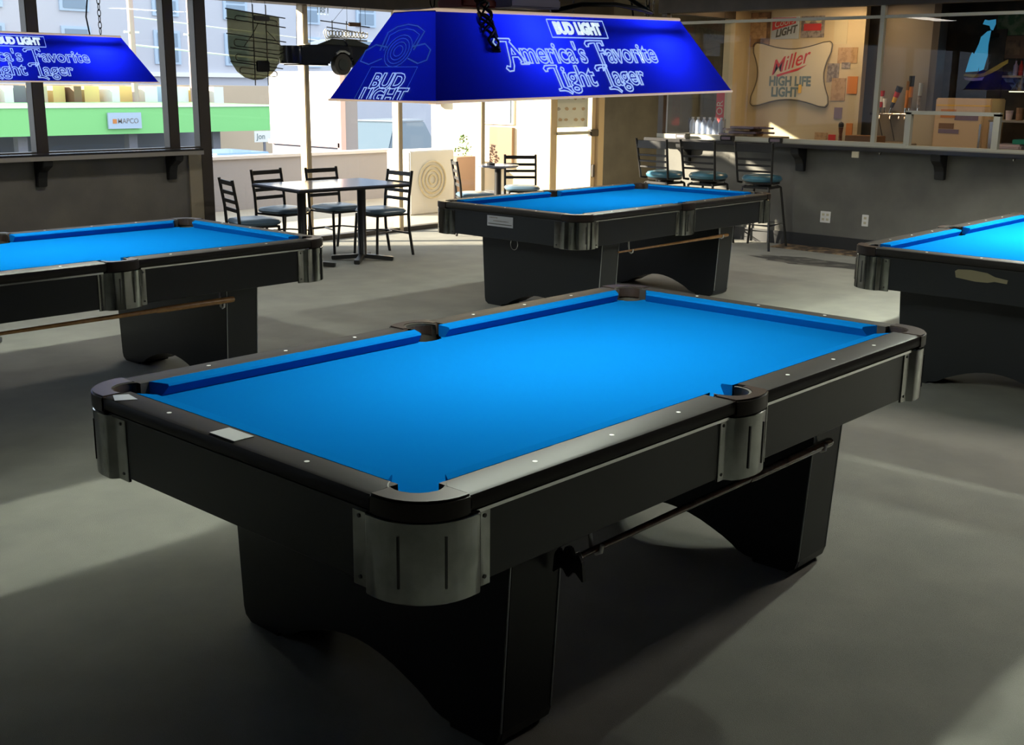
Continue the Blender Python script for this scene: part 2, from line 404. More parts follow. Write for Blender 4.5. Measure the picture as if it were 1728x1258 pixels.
# bar counter with corbels
cnt = thing('bar_counter', 'long black bar counter along the dark wall on the right', 'counter', (XB, 0, 0))
MB().box(-0.24, -0.001, -6.9, 5.74, 1.05, 1.09).build('counter_top', 'ledge', cnt, bevel=0.006)
for y in (5.28, 3.82, 2.3, 0.7):
    MB().prism([(x, z + 1.05) for x, z in [(0, 0), (0, -0.25), (-0.05, -0.25), (-0.06, -0.17), (-0.09, -0.12), (-0.14, -0.09), (-0.18, -0.06), (-0.19, 0)]], 'y', y - 0.05, y + 0.05).build('corbel', 'corbel', cnt, bevel=0.006)

# bar window: sill, frame bars, glass, the small framed pass-through
sbox('trim_30', 'frame_white', XB - 0.01, XB + 0.09, -6.9, 2.68, 1.09, 1.115)
sbox('trim_31', 'frame_white', XB - 0.01, XB + 0.09, 2.68, 5.72, 1.09, 1.13)
sbox('trim_32', 'frame_white', XB + 0.015, XB + 0.05, -6.9, 5.72, 2.345, 2.375)
sbox('trim_33', 'frame_white', XB + 0.01, XB + 0.06, 3.03, 3.075, 1.12, 2.47)
sbox('trim_34', 'bronze_frame', XB, XB + 0.07, 5.65, 5.72, 1.09, 2.47)
sbox('trim_35', 'frame_white', XB + 0.0, XB + 0.06, 2.66, 2.72, 1.09, 1.44)
sbox('trim_36', 'frame_white', XB + 0.0, XB + 0.06, 1.79, 1.85, 1.09, 1.44)
sbox('trim_37', 'frame_white', XB + 0.0, XB + 0.06, 1.79, 2.72, 1.42, 1.455)
sbox('trim_38', 'fwinframe', 8.62, 8.66, 5.66, 5.72, 1.09, 2.47)
sbox('window_20', 'barglass', XB + 0.03, XB + 0.038, 3.07, 5.66, 1.12, 2.35)
sbox('window_21', 'barglass', XB + 0.03, XB + 0.038, -6.9, 3.03, 1.45, 2.35)
sbox('window_22', 'glass', 8.66, 9.93, 5.66, 5.668, 1.09, 2.47)
# bar room behind
XR = 10.3
sbox('wall_bar_room_panel', 'cream', XR, XR + 0.1, 4.08, 5.60, 0, 2.78)
sbox('wall_bar_room_return', 'cream', 9.93, 12.4, 5.60, 5.75, 0, 2.78)
sbox('wall_bar_room_steel', 'steelwall', 10.62, 10.72, 3.36, 4.3, 0, 2.78)
sbox('wall_bar_room_dark', 'darkroom', 11.4, 11.5, -7, 4.0, 0, 2.78)
sbox('wall_bar_room_end', 'beige', 12.38, 12.5, -7, 5.6, 0, 2.78)

# ------------------------------------------------------------------ outdoors (patio level 0, street lower)
sbox('ground_patio', 'pave', -12, 22, YF + 0.06, 11.05, -0.25, -0.02)
sbox('ground_street', 'asphalt', -40, 110, 11.3, 110, -4.2, -4.0)
sbox('wall_parapet', 'lowwall', -12, 9.2, 10.95, 11.12, -0.4, 0.66)
sbox('trim_40', 'lowcap', -12, 9.22, 10.92, 11.15, 0.66, 0.70)

# ------------------------------------------------------------------ pool tables
ZR, BED = 0.814, 0.772
HLX, HWY = 1.29, 0.722
def liner(c, r, mid, t):
    """cup below the cloth with a raised wall on the outer side"""
    mb = MB().lathe([(r, 0.766), (r, 0.69), (0.0, 0.685)], c, 24, False)
    a = [R(mid - 108 + 216 * i / 18) for i in range(19)]
    mb.loft([[(c[0] + rr * math.cos(q), c[1] + rr * math.sin(q), z) for q in a] for rr, z in ((r, 0.69), (r, 0.80), (r - 0.004, 0.8135), (r + 0.002, 0.8145))], caps=False, closed=False)
    return mb.build('pocket_liner', 'rubber', t, smooth=50)
def pool_table():
    t = thing('pool_table', '', 'pool table')
    # slate body under the cloth
    MB().box(-1.19, 1.19, -0.61, 0.61, 0.62, 0.752).build('slate_body', 'black', t)
    # cloth with pocket openings
    def q(sx, sy):
        c = [(1.205 , 0.53), ] + [(1.185 + 0.066 * math.cos(R(a)), 0.60 + 0.066 * math.sin(R(a))) for a in (-70, -110, -150, 170, 130, )] + [(1.12, 0.615)]
        return [(sx * x, sy * y) for x, y in c]
    side = [(0.062, 0.615), (0.058, 0.605), (0.04, 0.585), (0.0, 0.578), (-0.04, 0.585), (-0.058, 0.605), (-0.062, 0.615)]
    poly = q(1, 1) + side + q(-1, 1)[::-1] + q(-1, -1) + [(-x, -y) for x, y in side] + q(1, -1)[::-1]
    MB().prism(poly, 'z', 0.754, BED).build('bed_cloth', 'cloth', t)
    # cushions and rails
    NW, NL = 0.574, 1.160          # nose lines
    def cushion(a0, a1, b0, b1):
        # along local x from nose points a0..a1 to back points b0..b1; section in (d, z), d outward from the nose
        sec = [(0.0, BED + 0.031), (0.003, BED + 0.038), (0.046, ZR + 0.001), (0.046, BED), (0.020, BED), (0.004, BED + 0.024)]
        def ring(n, b): return [(n + (b - n) * d / 0.046, d, z) for d, z in sec]
        return [ring(a0, b0), ring(a1, b1)]
    def place(rings, f): return [[f(*p) for p in r] for r in rings]
    for sy in (-1, 1):
        for sx in (-1, 1):
            rr = cushion(0.070 * sx, 1.075 * sx, 0.060 * sx, 1.112 * sx)
            MB().loft(place(rr, lambda x, d, z: (x, sy * (NW + d), z))).build('cushion', 'cloth', t, smooth=40)
            prof = [(0.620, 0.768), (0.620, ZR), (0.708, ZR), (0.717, ZR - 0.004), (0.722, ZR - 0.013), (0.722, 0.784), (0.717, 0.775), (0.705, 0.768)]
            MB().prism([(sy * y, z) for y, z in prof], 'x', 0.088 * sx, 1.140 * sx).build('rail', 'rail', t, smooth=35)
            MB().box(min(0.10 * sx, 1.13 * sx), max(0.10 * sx, 1.13 * sx), min(sy * 0.69, sy * 0.7125), max(sy * 0.69, sy * 0.7125), 0.7605, 0.769).build('rail_trim', 'steel', t)
    for sx in (-1, 1):
        rr = cushion(-0.490, 0.490, -0.527, 0.527)
        MB().loft(place(rr, lambda x, d, z: (sx * (NL + d), x, z))).build('cushion', 'cloth', t, smooth=40)
        prof = [(1.206, 0.768), (1.206, ZR), (1.276, ZR), (1.285, ZR - 0.004), (1.290, ZR - 0.013), (1.290, 0.784), (1.285, 0.775), (1.273, 0.768)]
        MB().prism([(sx * y, z) for y, z in prof], 'y', -0.560, 0.560).build('rail', 'rail', t, smooth=35)
        MB().box(min(sx * 1.262, sx * 1.280), max(sx * 1.262, sx * 1.280), -0.55, 0.55, 0.7605, 0.769).build('rail_trim', 'black', t)
    # corner caps, pocket liners, castings
    for sx in (-1, 1):
        for sy in (-1, 1):
            out = [(1.140, 0.724)] + arc(1.158, 0.590, 0.1345, 90, 0, 9) + [(1.2925, 0.560)]
            inn = [(1.226, 0.560)] + arc(1.172, 0.590, 0.062, -20, 118, 8) + [(1.140, 0.655)]
            poly = [(sx * x, sy * y) for x, y in out + inn]
            MB().prism(poly, 'z', 0.768, ZR + 0.002).build('corner_cap', 'cap', t, smooth=30, bevel=0.005)
            c = (sx * 1.178, sy * 0.592, 0)
            liner(c, 0.064, math.degrees(math.atan2(sy, sx)), t)
            # casting: flange, groove, rounded nose, groove, flange
            op = [(1.062, 0.7045), (1.100, 0.7045), (1.103, 0.708), (1.112, 0.722)] + [(1.12, 0.7255)] + arc(1.150, 0.582, 0.1435, 90, 0, 12) + [(1.2935, 0.552), (1.290, 0.544), (1.2765, 0.535), (1.2735, 0.532), (1.2735, 0.482)]
            ip = [(1.263, 0.482), (1.263, 0.54)] + arc(1.150, 0.582, 0.12, 0, 90, 6) + [(1.10, 0.695), (1.062, 0.695)]
            cst = MB().prism([(sx * x, sy * y) for x, y in op + ip], 'z', 0.578, 0.7665).build('corner_casting', 'chrome', t, smooth=25, bevel=0.002, seg=1)
            for a in (24, 66):
                gx, gy = 1.150 + 0.1440 * math.cos(R(a)), 0.582 + 0.1440 * math.sin(R(a))
                MB().bar((sx * gx, sy * gy, 0.615), (sx * gx, sy * gy, 0.735), 0.005, 0.003, (math.cos(R(a)) * sx, math.sin(R(a)) * sy, 0)).build('groove', 'darksteel', cst)
            for (wx, wy) in ((1.081, 0.705), (1.274, 0.505)):
                for z in (0.60, 0.745):
                    mb = MB()
                    if wy > 0.6: mb.prism([(sx * wx + 0.005 * math.cos(2 * PI * i / 8), z + 0.005 * math.sin(2 * PI * i / 8)) for i in range(8)], 'y', sy * wy - 0.001, sy * wy + 0.001)
                    else: mb.prism([(sy * wy + 0.005 * math.cos(2 * PI * i / 8), z + 0.005 * math.sin(2 * PI * i / 8)) for i in range(8)], 'x', sx * wx - 0.001, sx * wx + 0.001)
                    mb.build('screw', 'darksteel', cst)
    for sy in (-1, 1):
        out = [(-0.088, 0.724), (-0.075, 0.732), (-0.045, 0.744), (0, 0.749), (0.045, 0.744), (0.075, 0.732), (0.088, 0.724)]
        inn = [(0.088, 0.650)] + arc(0, 0.650, 0.058, 0, 180, 10) + [(-0.088, 0.650)]
        MB().prism([(x, sy * y) for x, y in out + inn], 'z', 0.768, ZR + 0.003).build('side_cap', 'cap', t, smooth=30, bevel=0.005)
        liner((0, sy * 0.648, 0), 0.060, 90 * sy, t)
        op = [(-0.128, 0.7045), (-0.098, 0.7045), (-0.094, 0.709), (-0.088, 0.724), (-0.060, 0.738), (-0.030, 0.746), (0, 0.748), (0.030, 0.746), (0.060, 0.738), (0.088, 0.724), (0.094, 0.709), (0.098, 0.7045), (0.128, 0.7045)]
        ip = [(0.128, 0.695), (-0.128, 0.695)]
        cst = MB().prism([(x, sy * y) for x, y in op + ip], 'z', 0.580, 0.7665).build('side_casting', 'chrome', t, smooth=25, bevel=0.002, seg=1)
        for x in (-0.036, 0.036):
            MB().box(x - 0.003, x + 0.003, sy * 0.7455 - 0.002, sy * 0.7455 + 0.002, 0.61, 0.735).build('groove', 'darksteel', cst)
        for x in (-0.113, 0.113):
            for z in (0.60, 0.745):
                MB().prism([(x + 0.005 * math.cos(2 * PI * i / 8), z + 0.005 * math.sin(2 * PI * i / 8)) for i in range(8)], 'y', sy * 0.705 - 0.001, sy * 0.705 + 0.001).build('screw', 'darksteel', cst)
    # aprons
    for sy in (-1, 1):
        for sx in (-1, 1):
            MB().box(min(sx * 0.10, sx * 1.09), max(sx * 0.10, sx * 1.09), min(sy * 0.665, sy * 0.700), max(sy * 0.665, sy * 0.700), 0.588, 0.768).build('side_apron', 'laminate', t, bevel=0.003, seg=1)
    for sx in (-1, 1):
        MB().box(min(sx * 1.235, sx * 1.270), max(sx * 1.235, sx * 1.270), -0.52, 0.52, 0.588, 0.768).build('end_apron', 'laminate', t, bevel=0.003, seg=1)
    MB().box(-1.24, 1.24, -0.67, 0.67, 0.60, 0.62).build('underside_panel', 'black', t)
    # pedestals
    for sx in (-1, 1):
        b = [(-0.588, 0.60), (-0.556, 0.045), (-0.548, 0.018), (-0.520, 0.0), (-0.380, 0.0), (-0.376, 0.012), (-0.345, 0.016), (-0.310, 0.028)]
        a = [(-0.29, 0.042), (-0.25, 0.062), (-0.20, 0.082), (-0.15, 0.100), (-0.10, 0.113), (-0.05, 0.121), (0, 0.124)]
        half = b + a
        poly = half + [(-y, z) for y, z in half[::-1][1:]]
        pd = MB().prism(poly, 'x', sx * 0.664, sx * 0.869).build('pedestal', 'laminate', t)
        for sy in (-1, 1):
            MB().add([(sx * xx, sy * (yy + 0.002), zz) for xx in (0.676, 0.857) for yy, zz in ((0.5865, 0.588), (0.5575, 0.05), (0.549, 0.02), (0.545, 0.02), (0.58, 0.588))],
                     [(0, 1, 2, 3, 4), (9, 8, 7, 6, 5)] + [(i, (i + 1) % 5, 5 + (i + 1) % 5, 5 + i) for i in range(5)]).build('end_panel', 'laminate', pd)
            for xx in (0.669, 0.864):
                MB().bar((sx * xx, sy * 0.5885, 0.586), (sx * xx, sy * 0.5585, 0.05), 0.004, 0.004, (0, 1, 0)).build('edge_trim', 'plate', pd)
    # sights
    pts = [(-1.17 + i * 2.34 / 8, s * 0.671) for i in (1, 2, 3, 5, 6, 7) for s in (-1, 1)] + [(s * 1.2475, -0.585 + i * 0.2925) for i in (1, 2, 3) for s in (-1, 1)]
    for x, y in pts:
        MB().lathe([(0.0065, ZR - 0.001), (0.0065, ZR + 0.0006)], (x, y, 0), 12).build('sight', 'white', t)
    # hooks for a bridge stick on the near side
    for x in (-0.60, 0.60):
        MB().tube([(x, -0.62, 0.60), (x, -0.622, 0.545), (x, -0.628, 0.500), (x, -0.645, 0.492), (x, -0.660, 0.500), (x, -0.663, 0.520)], 0.006, 8).build('stick_hook', 'white', t, smooth=60)
    return t

tables = [pool_table()]
tables[0]['label'] = 'pool table nearest the viewer with bright blue cloth and black sides'
tables[0]['group'] = 'pool tables'
tables.append(dup(tables[0], (4.53, 3.27, 0), 0, 'pool table in front of the bar stools with a pale sticker on its end', 'pool tables'))
tables.append(dup(tables[0], (0.04, 3.52, 0), 0, 'pool table by the windowed wall under the smaller blue lamp', 'pool tables'))
tables.append(dup(tables[0], (4.52, -0.12, 0), 0, 'pool table cut by the right edge of view with a bronze end plate', 'pool tables'))
# what single tables carry
MB().box(-1.277, -1.219, -0.047, 0.060, ZR + 0.0002, ZR + 0.0022).build('name_plate', 'plate', tables[0])['label'] = 'silver name plate'
MB().prism([(-1.288, 0.50), (-1.236, 0.47), (-1.226, 0.535), (-1.262, 0.556)], 'z', ZR + 0.0002, ZR + 0.0012).build('tape_patch', 'plate', tables[0])['label'] = 'worn silver tape'
st = MB().box(-1.2735, -1.2705, -0.10, 0.15, 0.677, 0.752).build('sticker', 'sticker', tables[1]); st['label'] = 'pale sticker'
for i, (a, b) in enumerate(((0.13, 0.05), (0.09, -0.06), (0.14, -0.09))):
    MB().box(-1.2745, -1.2735, min(a, b), max(a, b), 0.735 - 0.022 * i, 0.741 - 0.022 * i).build('printed_line', 'greypaper' if i < 2 else 'signline', st)
ring = MB().tube([(-0.872, 0.249 + 0.036 * math.cos(a), 0.495 + 0.045 * math.sin(a)) for a in [R(150 + 260 * i / 16) for i in range(17)]], 0.003, 6).build('pull_ring', 'steel', tables[1])
pl = [(-0.02 + 0.14 * a, 0.72 + 0.03 * b) for a, b in ((1.0, 0.5), (0.95, -0.6), (0.2, -0.95), (-0.25, -0.9), (-0.5, -0.6), (-0.95, -0.75), (-0.98, -0.1), (-0.5, 0.2), (-0.2, 0.75), (0.4, 1.0), (0.9, 0.85))]
MB().prism(pl, 'x', -1.2745, -1.2705).build('maker_plate', 'bronze', tables[3])['label'] = 'bronze plate'

# sticks hanging on the near side hooks
def stick(name, label, cat, p0, p1, r0, r1, m, grip=None, tip=None):
    t = thing(name, label, cat, p0)
    d = Vector(p1) - Vector(p0)
    MB().tube([(0, 0, 0), d * 0.5, d], [r0, (r0 + r1) / 2, r1], 10).build('shaft', m, t, smooth=60)
    if grip:
        MB().tube([d * grip, d * (grip + 0.02), d * 0.99, d * 1.0], [r1 * 0.98, r1 * 1.12, r1 * 1.2, r1 * 1.05], 10).build('butt', 'darkwood' if m == 'darkwood' else m, t, smooth=60)
    return t, d
bs, d = stick('bridge_stick', 'dark varnished bridge stick hung under the side of the nearest table', 'bridge stick', (-0.70, -0.645, 0.505), (0.66, -0.645, 0.512), 0.009, 0.014, 'darkwood', 0.62)
MB().prism([(-0.05, -0.045), (-0.045, 0.01), (-0.03, 0.03), (-0.022, 0.012), (-0.008, 0.04), (0.008, 0.04), (0.022, 0.012), (0.03, 0.03), (0.045, 0.01), (0.05, -0.045), (0.02, -0.02), (0, -0.045), (-0.02, -0.02)], 'x', -0.02, -0.002).build('bridge_head', 'black', bs, bevel=0.004)
MB().lathe([(0.012, 0), (0.012, 0.03)], (0, 0, 0), 10).build('ferrule', 'steel', bs, smooth=40).rotation_euler = (0, PI / 2, 0)
stick('pool_cue', 'pale wooden cue hung under the table by the windowed wall', 'cue', (-0.95, 2.86, 0.535), (0.70, 2.86, 0.535), 0.007, 0.014, 'wood', 0.72)
stick('pool_cue', 'pale wooden cue hung under the table in front of the bar stools', 'cue', (3.78, 2.625, 0.512), (5.22, 2.625, 0.512), 0.007, 0.012, 'wood', 0.8)

# ------------------------------------------------------------------ pool table lamps
LH = 0.235
def lamp():
    t = thing('pool_lamp', '', 'hanging lamp')
    bx, by, tx, ty = 0.702, 0.215, 0.568, 0.082
    B = [(-bx, -by, 0), (bx, -by, 0), (bx, by, 0), (-bx, by, 0)]; T = [(-tx, -ty, LH), (tx, -ty, LH), (tx, ty, LH), (-tx, ty, LH)]
    MB().add([B[0], B[1], T[1], T[0]], [(0, 1, 2, 3)]).build('front_panel', 'shade', t)
    MB().add([B[1], B[2], T[2], T[1]], [(0, 1, 2, 3)]).build('end_panel', 'shade', t)
    MB().add([B[2], B[3], T[3], T[2]], [(0, 1, 2, 3)]).build('back_panel', 'shade', t)
    MB().add([B[3], B[0], T[0], T[3]], [(0, 1, 2, 3)]).build('end_panel', 'shade', t)
    MB().box(-tx, tx, -ty, ty, LH, LH + 0.006).build('top_panel', 'lampwhite', t)
    MB().tube(T, 0.005, 6, True).build('top_rim', 'rimglow', t)
    MB().tube(B, 0.004, 6, True).build('bottom_rim', 'rimglow', t)
    for y in (-0.06, 0.06):
        MB().tube([(-0.06, y, 0.165), (0.50, y, 0.165)], 0.014, 10).build('fluorescent_tube', 'tube', t, smooth=60)
    sl = Vector((0, by - ty, LH)).normalized(); nf = Vector((0, -LH, by - ty)).normalized()
    def F(x, v, off=0.003): return Vector((x, -by, 0)) + sl * v + nf * off
    u = (1, 0, 0)
    text_part('brand_lettering', 'BUD LIGHT', 0.052, 'letter_white', t, F(0.0, 0.222), u, sl, 0.82, offset=0.0035)
    MB().tube([F(-0.135, 0.193), F(0.13, 0.193), F(0.135, 0.252), F(-0.13, 0.252)], 0.0018, 4, True).build('lettering_frame', 'letter', t)
    # swash capitals drawn as outlines, the small letters set between them
    GA = [(-.22, .72), (-.28, .85), (-.18, .98), (0, 1.0), (.42, 1.0), (.44, .92), (.38, .88), (.78, .08), (.86, .08), (.86, 0), (.52, 0), (.52, .08), (.58, .08), (.50, .28), (.27, .28), (.20, -.05), (.10, -.25), (-.08, -.27), (-.17, -.15), (-.10, -.06), (.02, -.10), (.10, .10), (.25, .88), (0, .88), (-.10, .84), (-.12, .74)]
    GF = [(-.25, .74), (-.3, .86), (-.2, .98), (0, 1.0), (.62, 1.0), (.62, .78), (.54, .78), (.50, .90), (.32, .90), (.32, .56), (.45, .56), (.48, .64), (.52, .64), (.52, .38), (.48, .38), (.45, .46), (.32, .46), (.32, 0), (.22, -.22), (.10, -.30), (.12, -.18), (.2, 0), (.2, .90), (0, .88), (-.12, .84), (-.14, .74)]
    GL = [(-.25, .74), (-.3, .86), (-.2, .98), (0, 1.0), (.36, 1.0), (.36, .92), (.32, .9), (.32, .05), (.50, -.02), (.66, -.2), (.60, -.26), (.45, -.14), (.30, -.1), (.05, -.1), (.05, -.02), (.2, 0), (.2, .88), (0, .88), (-.12, .84), (-.14, .74)]
    def glyph(g, x, v, h, inner=None):
        mb = MB().tube([F(x + a * h * 1.25, v + b * h) for a, b in g], 0.0025, 4, True)
        if inner: mb.tube([F(x + a * h * 1.25, v + b * h) for a, b in inner], 0.0021, 4, True)
        return mb.build('swash_capital', 'letter', t)
    def fit(body, x0, x1, v):
        o = text_part('slogan_lettering', body, 0.094, 'letter', t, (0, 0, 0), (1, 0, 0), (0, 1, 0), outline=0.0023, offset=0.0015, align='LEFT')
        xs_ = [q.co.x for q in o.data.vertices]; k = (x1 - x0) / (max(xs_) - min(xs_)); m0 = min(xs_)
        base = min(q.co.y for q in o.data.vertices) if body in ("merica's", 'avorite') else None
        for q in o.data.vertices:
            yy = q.co.y - (base if base is not None else -0.0345)
            q.co = F(x0 + (q.co.x - m0) * k, v + yy, 0.003 + q.co.z)
    glyph(GA, -0.370, 0.106, 0.080, [(.29, .38), (.44, .38), (.35, .62)])
    fit("merica's", -0.305, -0.012, 0.106); glyph(GF, 0.030, 0.106, 0.078); fit('avorite', 0.085, 0.345, 0.106)
    glyph(GL, -0.205, 0.028, 0.074); fit('ight', -0.160, -0.012, 0.028); glyph(GL, 0.030, 0.028, 0.074); fit('ager', 0.072, 0.235, 0.028)
    # emblem and lettering on the end facing the viewer (the -x end)
    se = Vector((bx - tx, 0, LH)).normalized(); ne = Vector((-LH, 0, bx - tx)).normalized()
    def E(uu, v, off=0.003): return Vector((-bx, 0, 0)) + se * v + ne * off + Vector((0, -uu, 0))
    text_part('end_lettering', 'BUD', 0.062, 'letter', t, E(0.0, 0.056), (0, -1, 0), se, 1.05, outline=0.0014, offset=0.002, shear=0.15)
    cut = text_part('end_lettering', 'LIGHT', 0.062, 'letter', t, E(0.0, 0.012), (0, -1, 0), se, 1.05, outline=0.0014, offset=0.002, shear=0.15)
    bm = bmesh.new(); bm.from_mesh(cut.data); bmesh.ops.bisect_plane(bm, geom=bm.verts[:] + bm.edges[:] + bm.faces[:], plane_co=E(0, 0.004), plane_no=-se, clear_outer=True); bm.to_mesh(cut.data); bm.free()
    MB().tube([E(-0.105, 0.004), E(-0.085, 0.100), E(0.100, 0.100), E(0.085, 0.004)], 0.001, 4).build('lettering_frame', 'letter_dim', t)
    def L(pts, r=0.0016, closed=False): MB().tube([E(a, b) for a, b in pts], r, 4, closed).build('emblem_line', 'letter_dim', t)
    L([(-0.075, 0.150), (-0.070, 0.205), (-0.04, 0.222), (0, 0.228), (0.04, 0.222), (0.075, 0.205), (0.060, 0.150)], 0.002)
    L([(-0.060, 0.150), (-0.058, 0.196), (-0.03, 0.210), (0, 0.215), (0.03, 0.210), (0.060, 0.196), (0.048, 0.150)], 0.0015)
    L([(-0.05, 0.16), (-0.10, 0.168), (-0.135, 0.150), (-0.14, 0.118), (-0.10, 0.108), (-0.055, 0.125)], 0.002)
    L([(0.05, 0.16), (0.095, 0.168), (0.125, 0.150), (0.125, 0.120), (0.095, 0.110), (0.050, 0.125)], 0.002)
    for rr in (0.016, 0.027, 0.038, 0.048):
        L([(rr * 1.05 * math.cos(2 * PI * i / 20), 0.148 + rr * math.sin(2 * PI * i / 20)) for i in range(20)], 0.0014, True)
    # chains up to the ceiling
    for sx in (-0.5, 0.5):
        mb = MB(); z = LH + 0.01; q = 0
        while z < 1.11:
            pts = []
            for i in range(10):
                a = 2 * PI * i / 10; w = 0.009 * math.cos(a); h = 0.019 * math.sin(a)
                pts.append((sx + (w if q % 2 else 0), (0 if q % 2 else w), z + 0.019 + h))
            mb.tube(pts, 0.0025, 4, True); z += 0.031; q += 1
        mb.build('chain', 'darksteel', t)
    MB().tube([(0.45, 0.02, LH), (0.44, 0.03, LH + 0.1), (0.47, 0.03, LH + 0.3), (0.485, 0.02, LH + 0.6), (0.49, 0.0, 1.12)], 0.004, 6).build('power_cord', 'black', t)
    return t
lamps = [lamp()]
lamps[0].location = (0.0, 0.053, 1.636)
lamps[0].rotation_euler = (0, R(-1.3), 0)
lamps[0]['label'] = 'large blue printed lamp hanging low over the nearest pool table'; lamps[0]['group'] = 'blue pool table lamps'
lamps.append(dup(lamps[0], (-0.04, 3.62, 1.656), 0, 'blue printed lamp at the left edge over the windowed wall table', 'blue pool table lamps'))
lamps.append(dup(lamps[0], (4.53, 3.30, 1.66), 0, 'blue printed lamp over the pool table by the bar stools', 'blue pool table lamps'))
lamps.append(dup(lamps[0], (4.84, -0.20, 1.66), 0, 'blue printed lamp over the pool table with the bronze end plate', 'blue pool table lamps'))
LAMP_W = (125, 140, 95, 420)
for l, e in zip(lamps, LAMP_W):
    for x, k in ((-0.20, 0.5), (0.42, 0.5)):
        a = bpy.data.lights.new('tube_light', 'POINT'); a.shadow_soft_size = 0.03; a.energy = e * k; a.color = (0.92, 1.0, 0.84)
        o = bpy.data.objects.new('tube_light', a); COL.objects.link(o); o.parent = l; o.location = (x, 0, 0.125)
# cord clump and loose cable on the big lamp
cb = thing('cord_bundle', 'tangled clump of dark cord hanging over the top edge of the large lamp', 'cord', (-0.40, -0.045, 1.755))
mb = MB()
pts = []
for i in range(150):
    a = i * 0.62; h = 0.5 + 0.5 * math.sin(i * 0.171)
    rad = 0.030 * (1 - 0.55 * abs(h - 0.55) / 0.55) * (0.7 + 0.3 * math.sin(i * 1.3))
    pts.append((rad * math.cos(a), -0.012 + 0.018 * math.sin(a) + 0.055 * (h - 0.5), 0.14 * h))
mb.tube(pts, 0.0035, 5).build('coil', 'black', cb)
MB().tube([(0, 0.03, 0.14), (0.0, 0.05, 0.19), (0.06, 0.10, 0.155), (0.14, 0.12, 0.15)], 0.005, 6).build('cord_end', 'black', cb)
lc = MB().tube([(0.0, 0.06, 1.885), (0.10, 0.02, 1.91), (0.22, -0.02, 1.915), (0.34, -0.035, 1.905), (0.40, -0.03, 1.897), (0.40, 0.03, 1.93), (0.32, 0.06, 1.97), (0.28, 0.06, 2.1), (0.3, 0.06, 2.77)], 0.007, 8).build('lamp_cable', 'black', smooth=60)
tag(lc, 'black power cable looping over the top of the large lamp', 'cable')
cl = MB().box(-0.22, 0.02, 0.0, 0.10, 1.888, 1.915).build('folded_leaflet', 'lilac', bevel=0.004); cl.rotation_euler = (0, R(-1.3), R(4)); tag(cl, 'crumpled pale leaflet lying on top of the large lamp', 'paper')
cl2 = MB().box(-0.40, -0.26, 0.0, 0.10, 1.884, 1.905).build('folded_leaflet', 'red', bevel=0.004); cl2.rotation_euler = (0, R(-1.3), 0); tag(cl2, 'crumpled red leaflet lying on top of the large lamp', 'paper')

# ------------------------------------------------------------------ dining table and chairs
def dining_chair(vin):
    t = thing('dining_chair', '', 'chair')
    pr = [(0.0, 0.0), (0.17, 0.0), (0.205, 0.012), (0.215, 0.03), (0.20, 0.05), (0.12, 0.064), (0.0, 0.066)]
    rings = []
    for r, z in pr:
        ring = []
        for i in range(28):
            a = 2 * PI * i / 28; c, s = math.cos(a), math.sin(a)
            e = 0.5
            ring.append(((abs(c) ** e) * (1 if c > 0 else -1) * r, (abs(s) ** e) * (1 if s > 0 else -1) * r, 0.415 + z))
        rings.append(ring)
    MB().loft(rings, True).build('seat', vin, t, smooth=50)
    for sy in (-1, 1):
        MB().tube([(0.17, sy * 0.17, 0.415), (0.185, sy * 0.178, 0.2), (0.195, sy * 0.185, 0.0)], 0.0135, 8).build('leg', 'blackmetal', t, smooth=60)
        MB().tube([(-0.25, sy * 0.19, 0.0), (-0.205, sy * 0.19, 0.25), (-0.195, sy * 0.19, 0.42), (-0.205, sy * 0.19, 0.58), (-0.245, sy * 0.19, 0.83)], 0.0145, 8).build('rear_leg', 'blackmetal', t, smooth=60)
    for z in (0.555, 0.632, 0.710, 0.797):
        x = -0.2 - 0.045 * max(0, (z - 0.55)) / 0.28
        MB().bar((x, -0.185, z), (x, 0.185, z), 0.012, 0.034 if z < 0.75 else 0.042).build('back_slat', 'blackmetal', t, bevel=0.003, seg=1)
    MB().box(-0.2, 0.18, -0.175, 0.175, 0.398, 0.416).build('seat_frame', 'blackmetal', t)
    MB().tube([(0.185, -0.175, 0.24), (0.10, -0.155, 0.24), (-0.05, -0.11, 0.24), (-0.10, 0.0, 0.24), (-0.05, 0.11, 0.24), (0.10, 0.155, 0.24), (0.185, 0.175, 0.24)], 0.008, 6).build('stretcher', 'blackmetal', t)
    MB().bar((-0.205, -0.185, 0.22), (-0.205, 0.185, 0.22), 0.012, 0.02).build('stretcher', 'blackmetal', t)
    return t
G1 = 'ladder back chairs around the dining table'
ch = dining_chair('vinyl')
ch.location = (3.36, 6.42, 0); ch.rotation_euler = (0, 0, R(-17)); ch['group'] = G1
ch['label'] = 'ladder back chair at the left end of the dining table, seen from its side'
dup(ch, (4.15, 7.03, 0), R(-84), 'ladder back chair behind the dining table, left of the window post', G1)
dup(ch, (4.70, 6.90, 0), R(-92), 'ladder back chair behind the dining table, its back against the window post', G1)
dup(ch, (4.82, 6.36, 0), R(176), 'ladder back chair at the right end of the dining table', G1)
dt = thing('dining_table', 'rectangular grey topped dining table on two black column bases near the windows', 'table', (4.13, 6.26, 0), R(-6))
MB().box(-0.60, 0.60, -0.41, 0.41, 0.722, 0.75).build('tabletop', 'tabletop', dt, bevel=0.006)
MB().box(-0.605, 0.605, -0.415, 0.415, 0.718, 0.738).build('edge_band', 'black', dt)
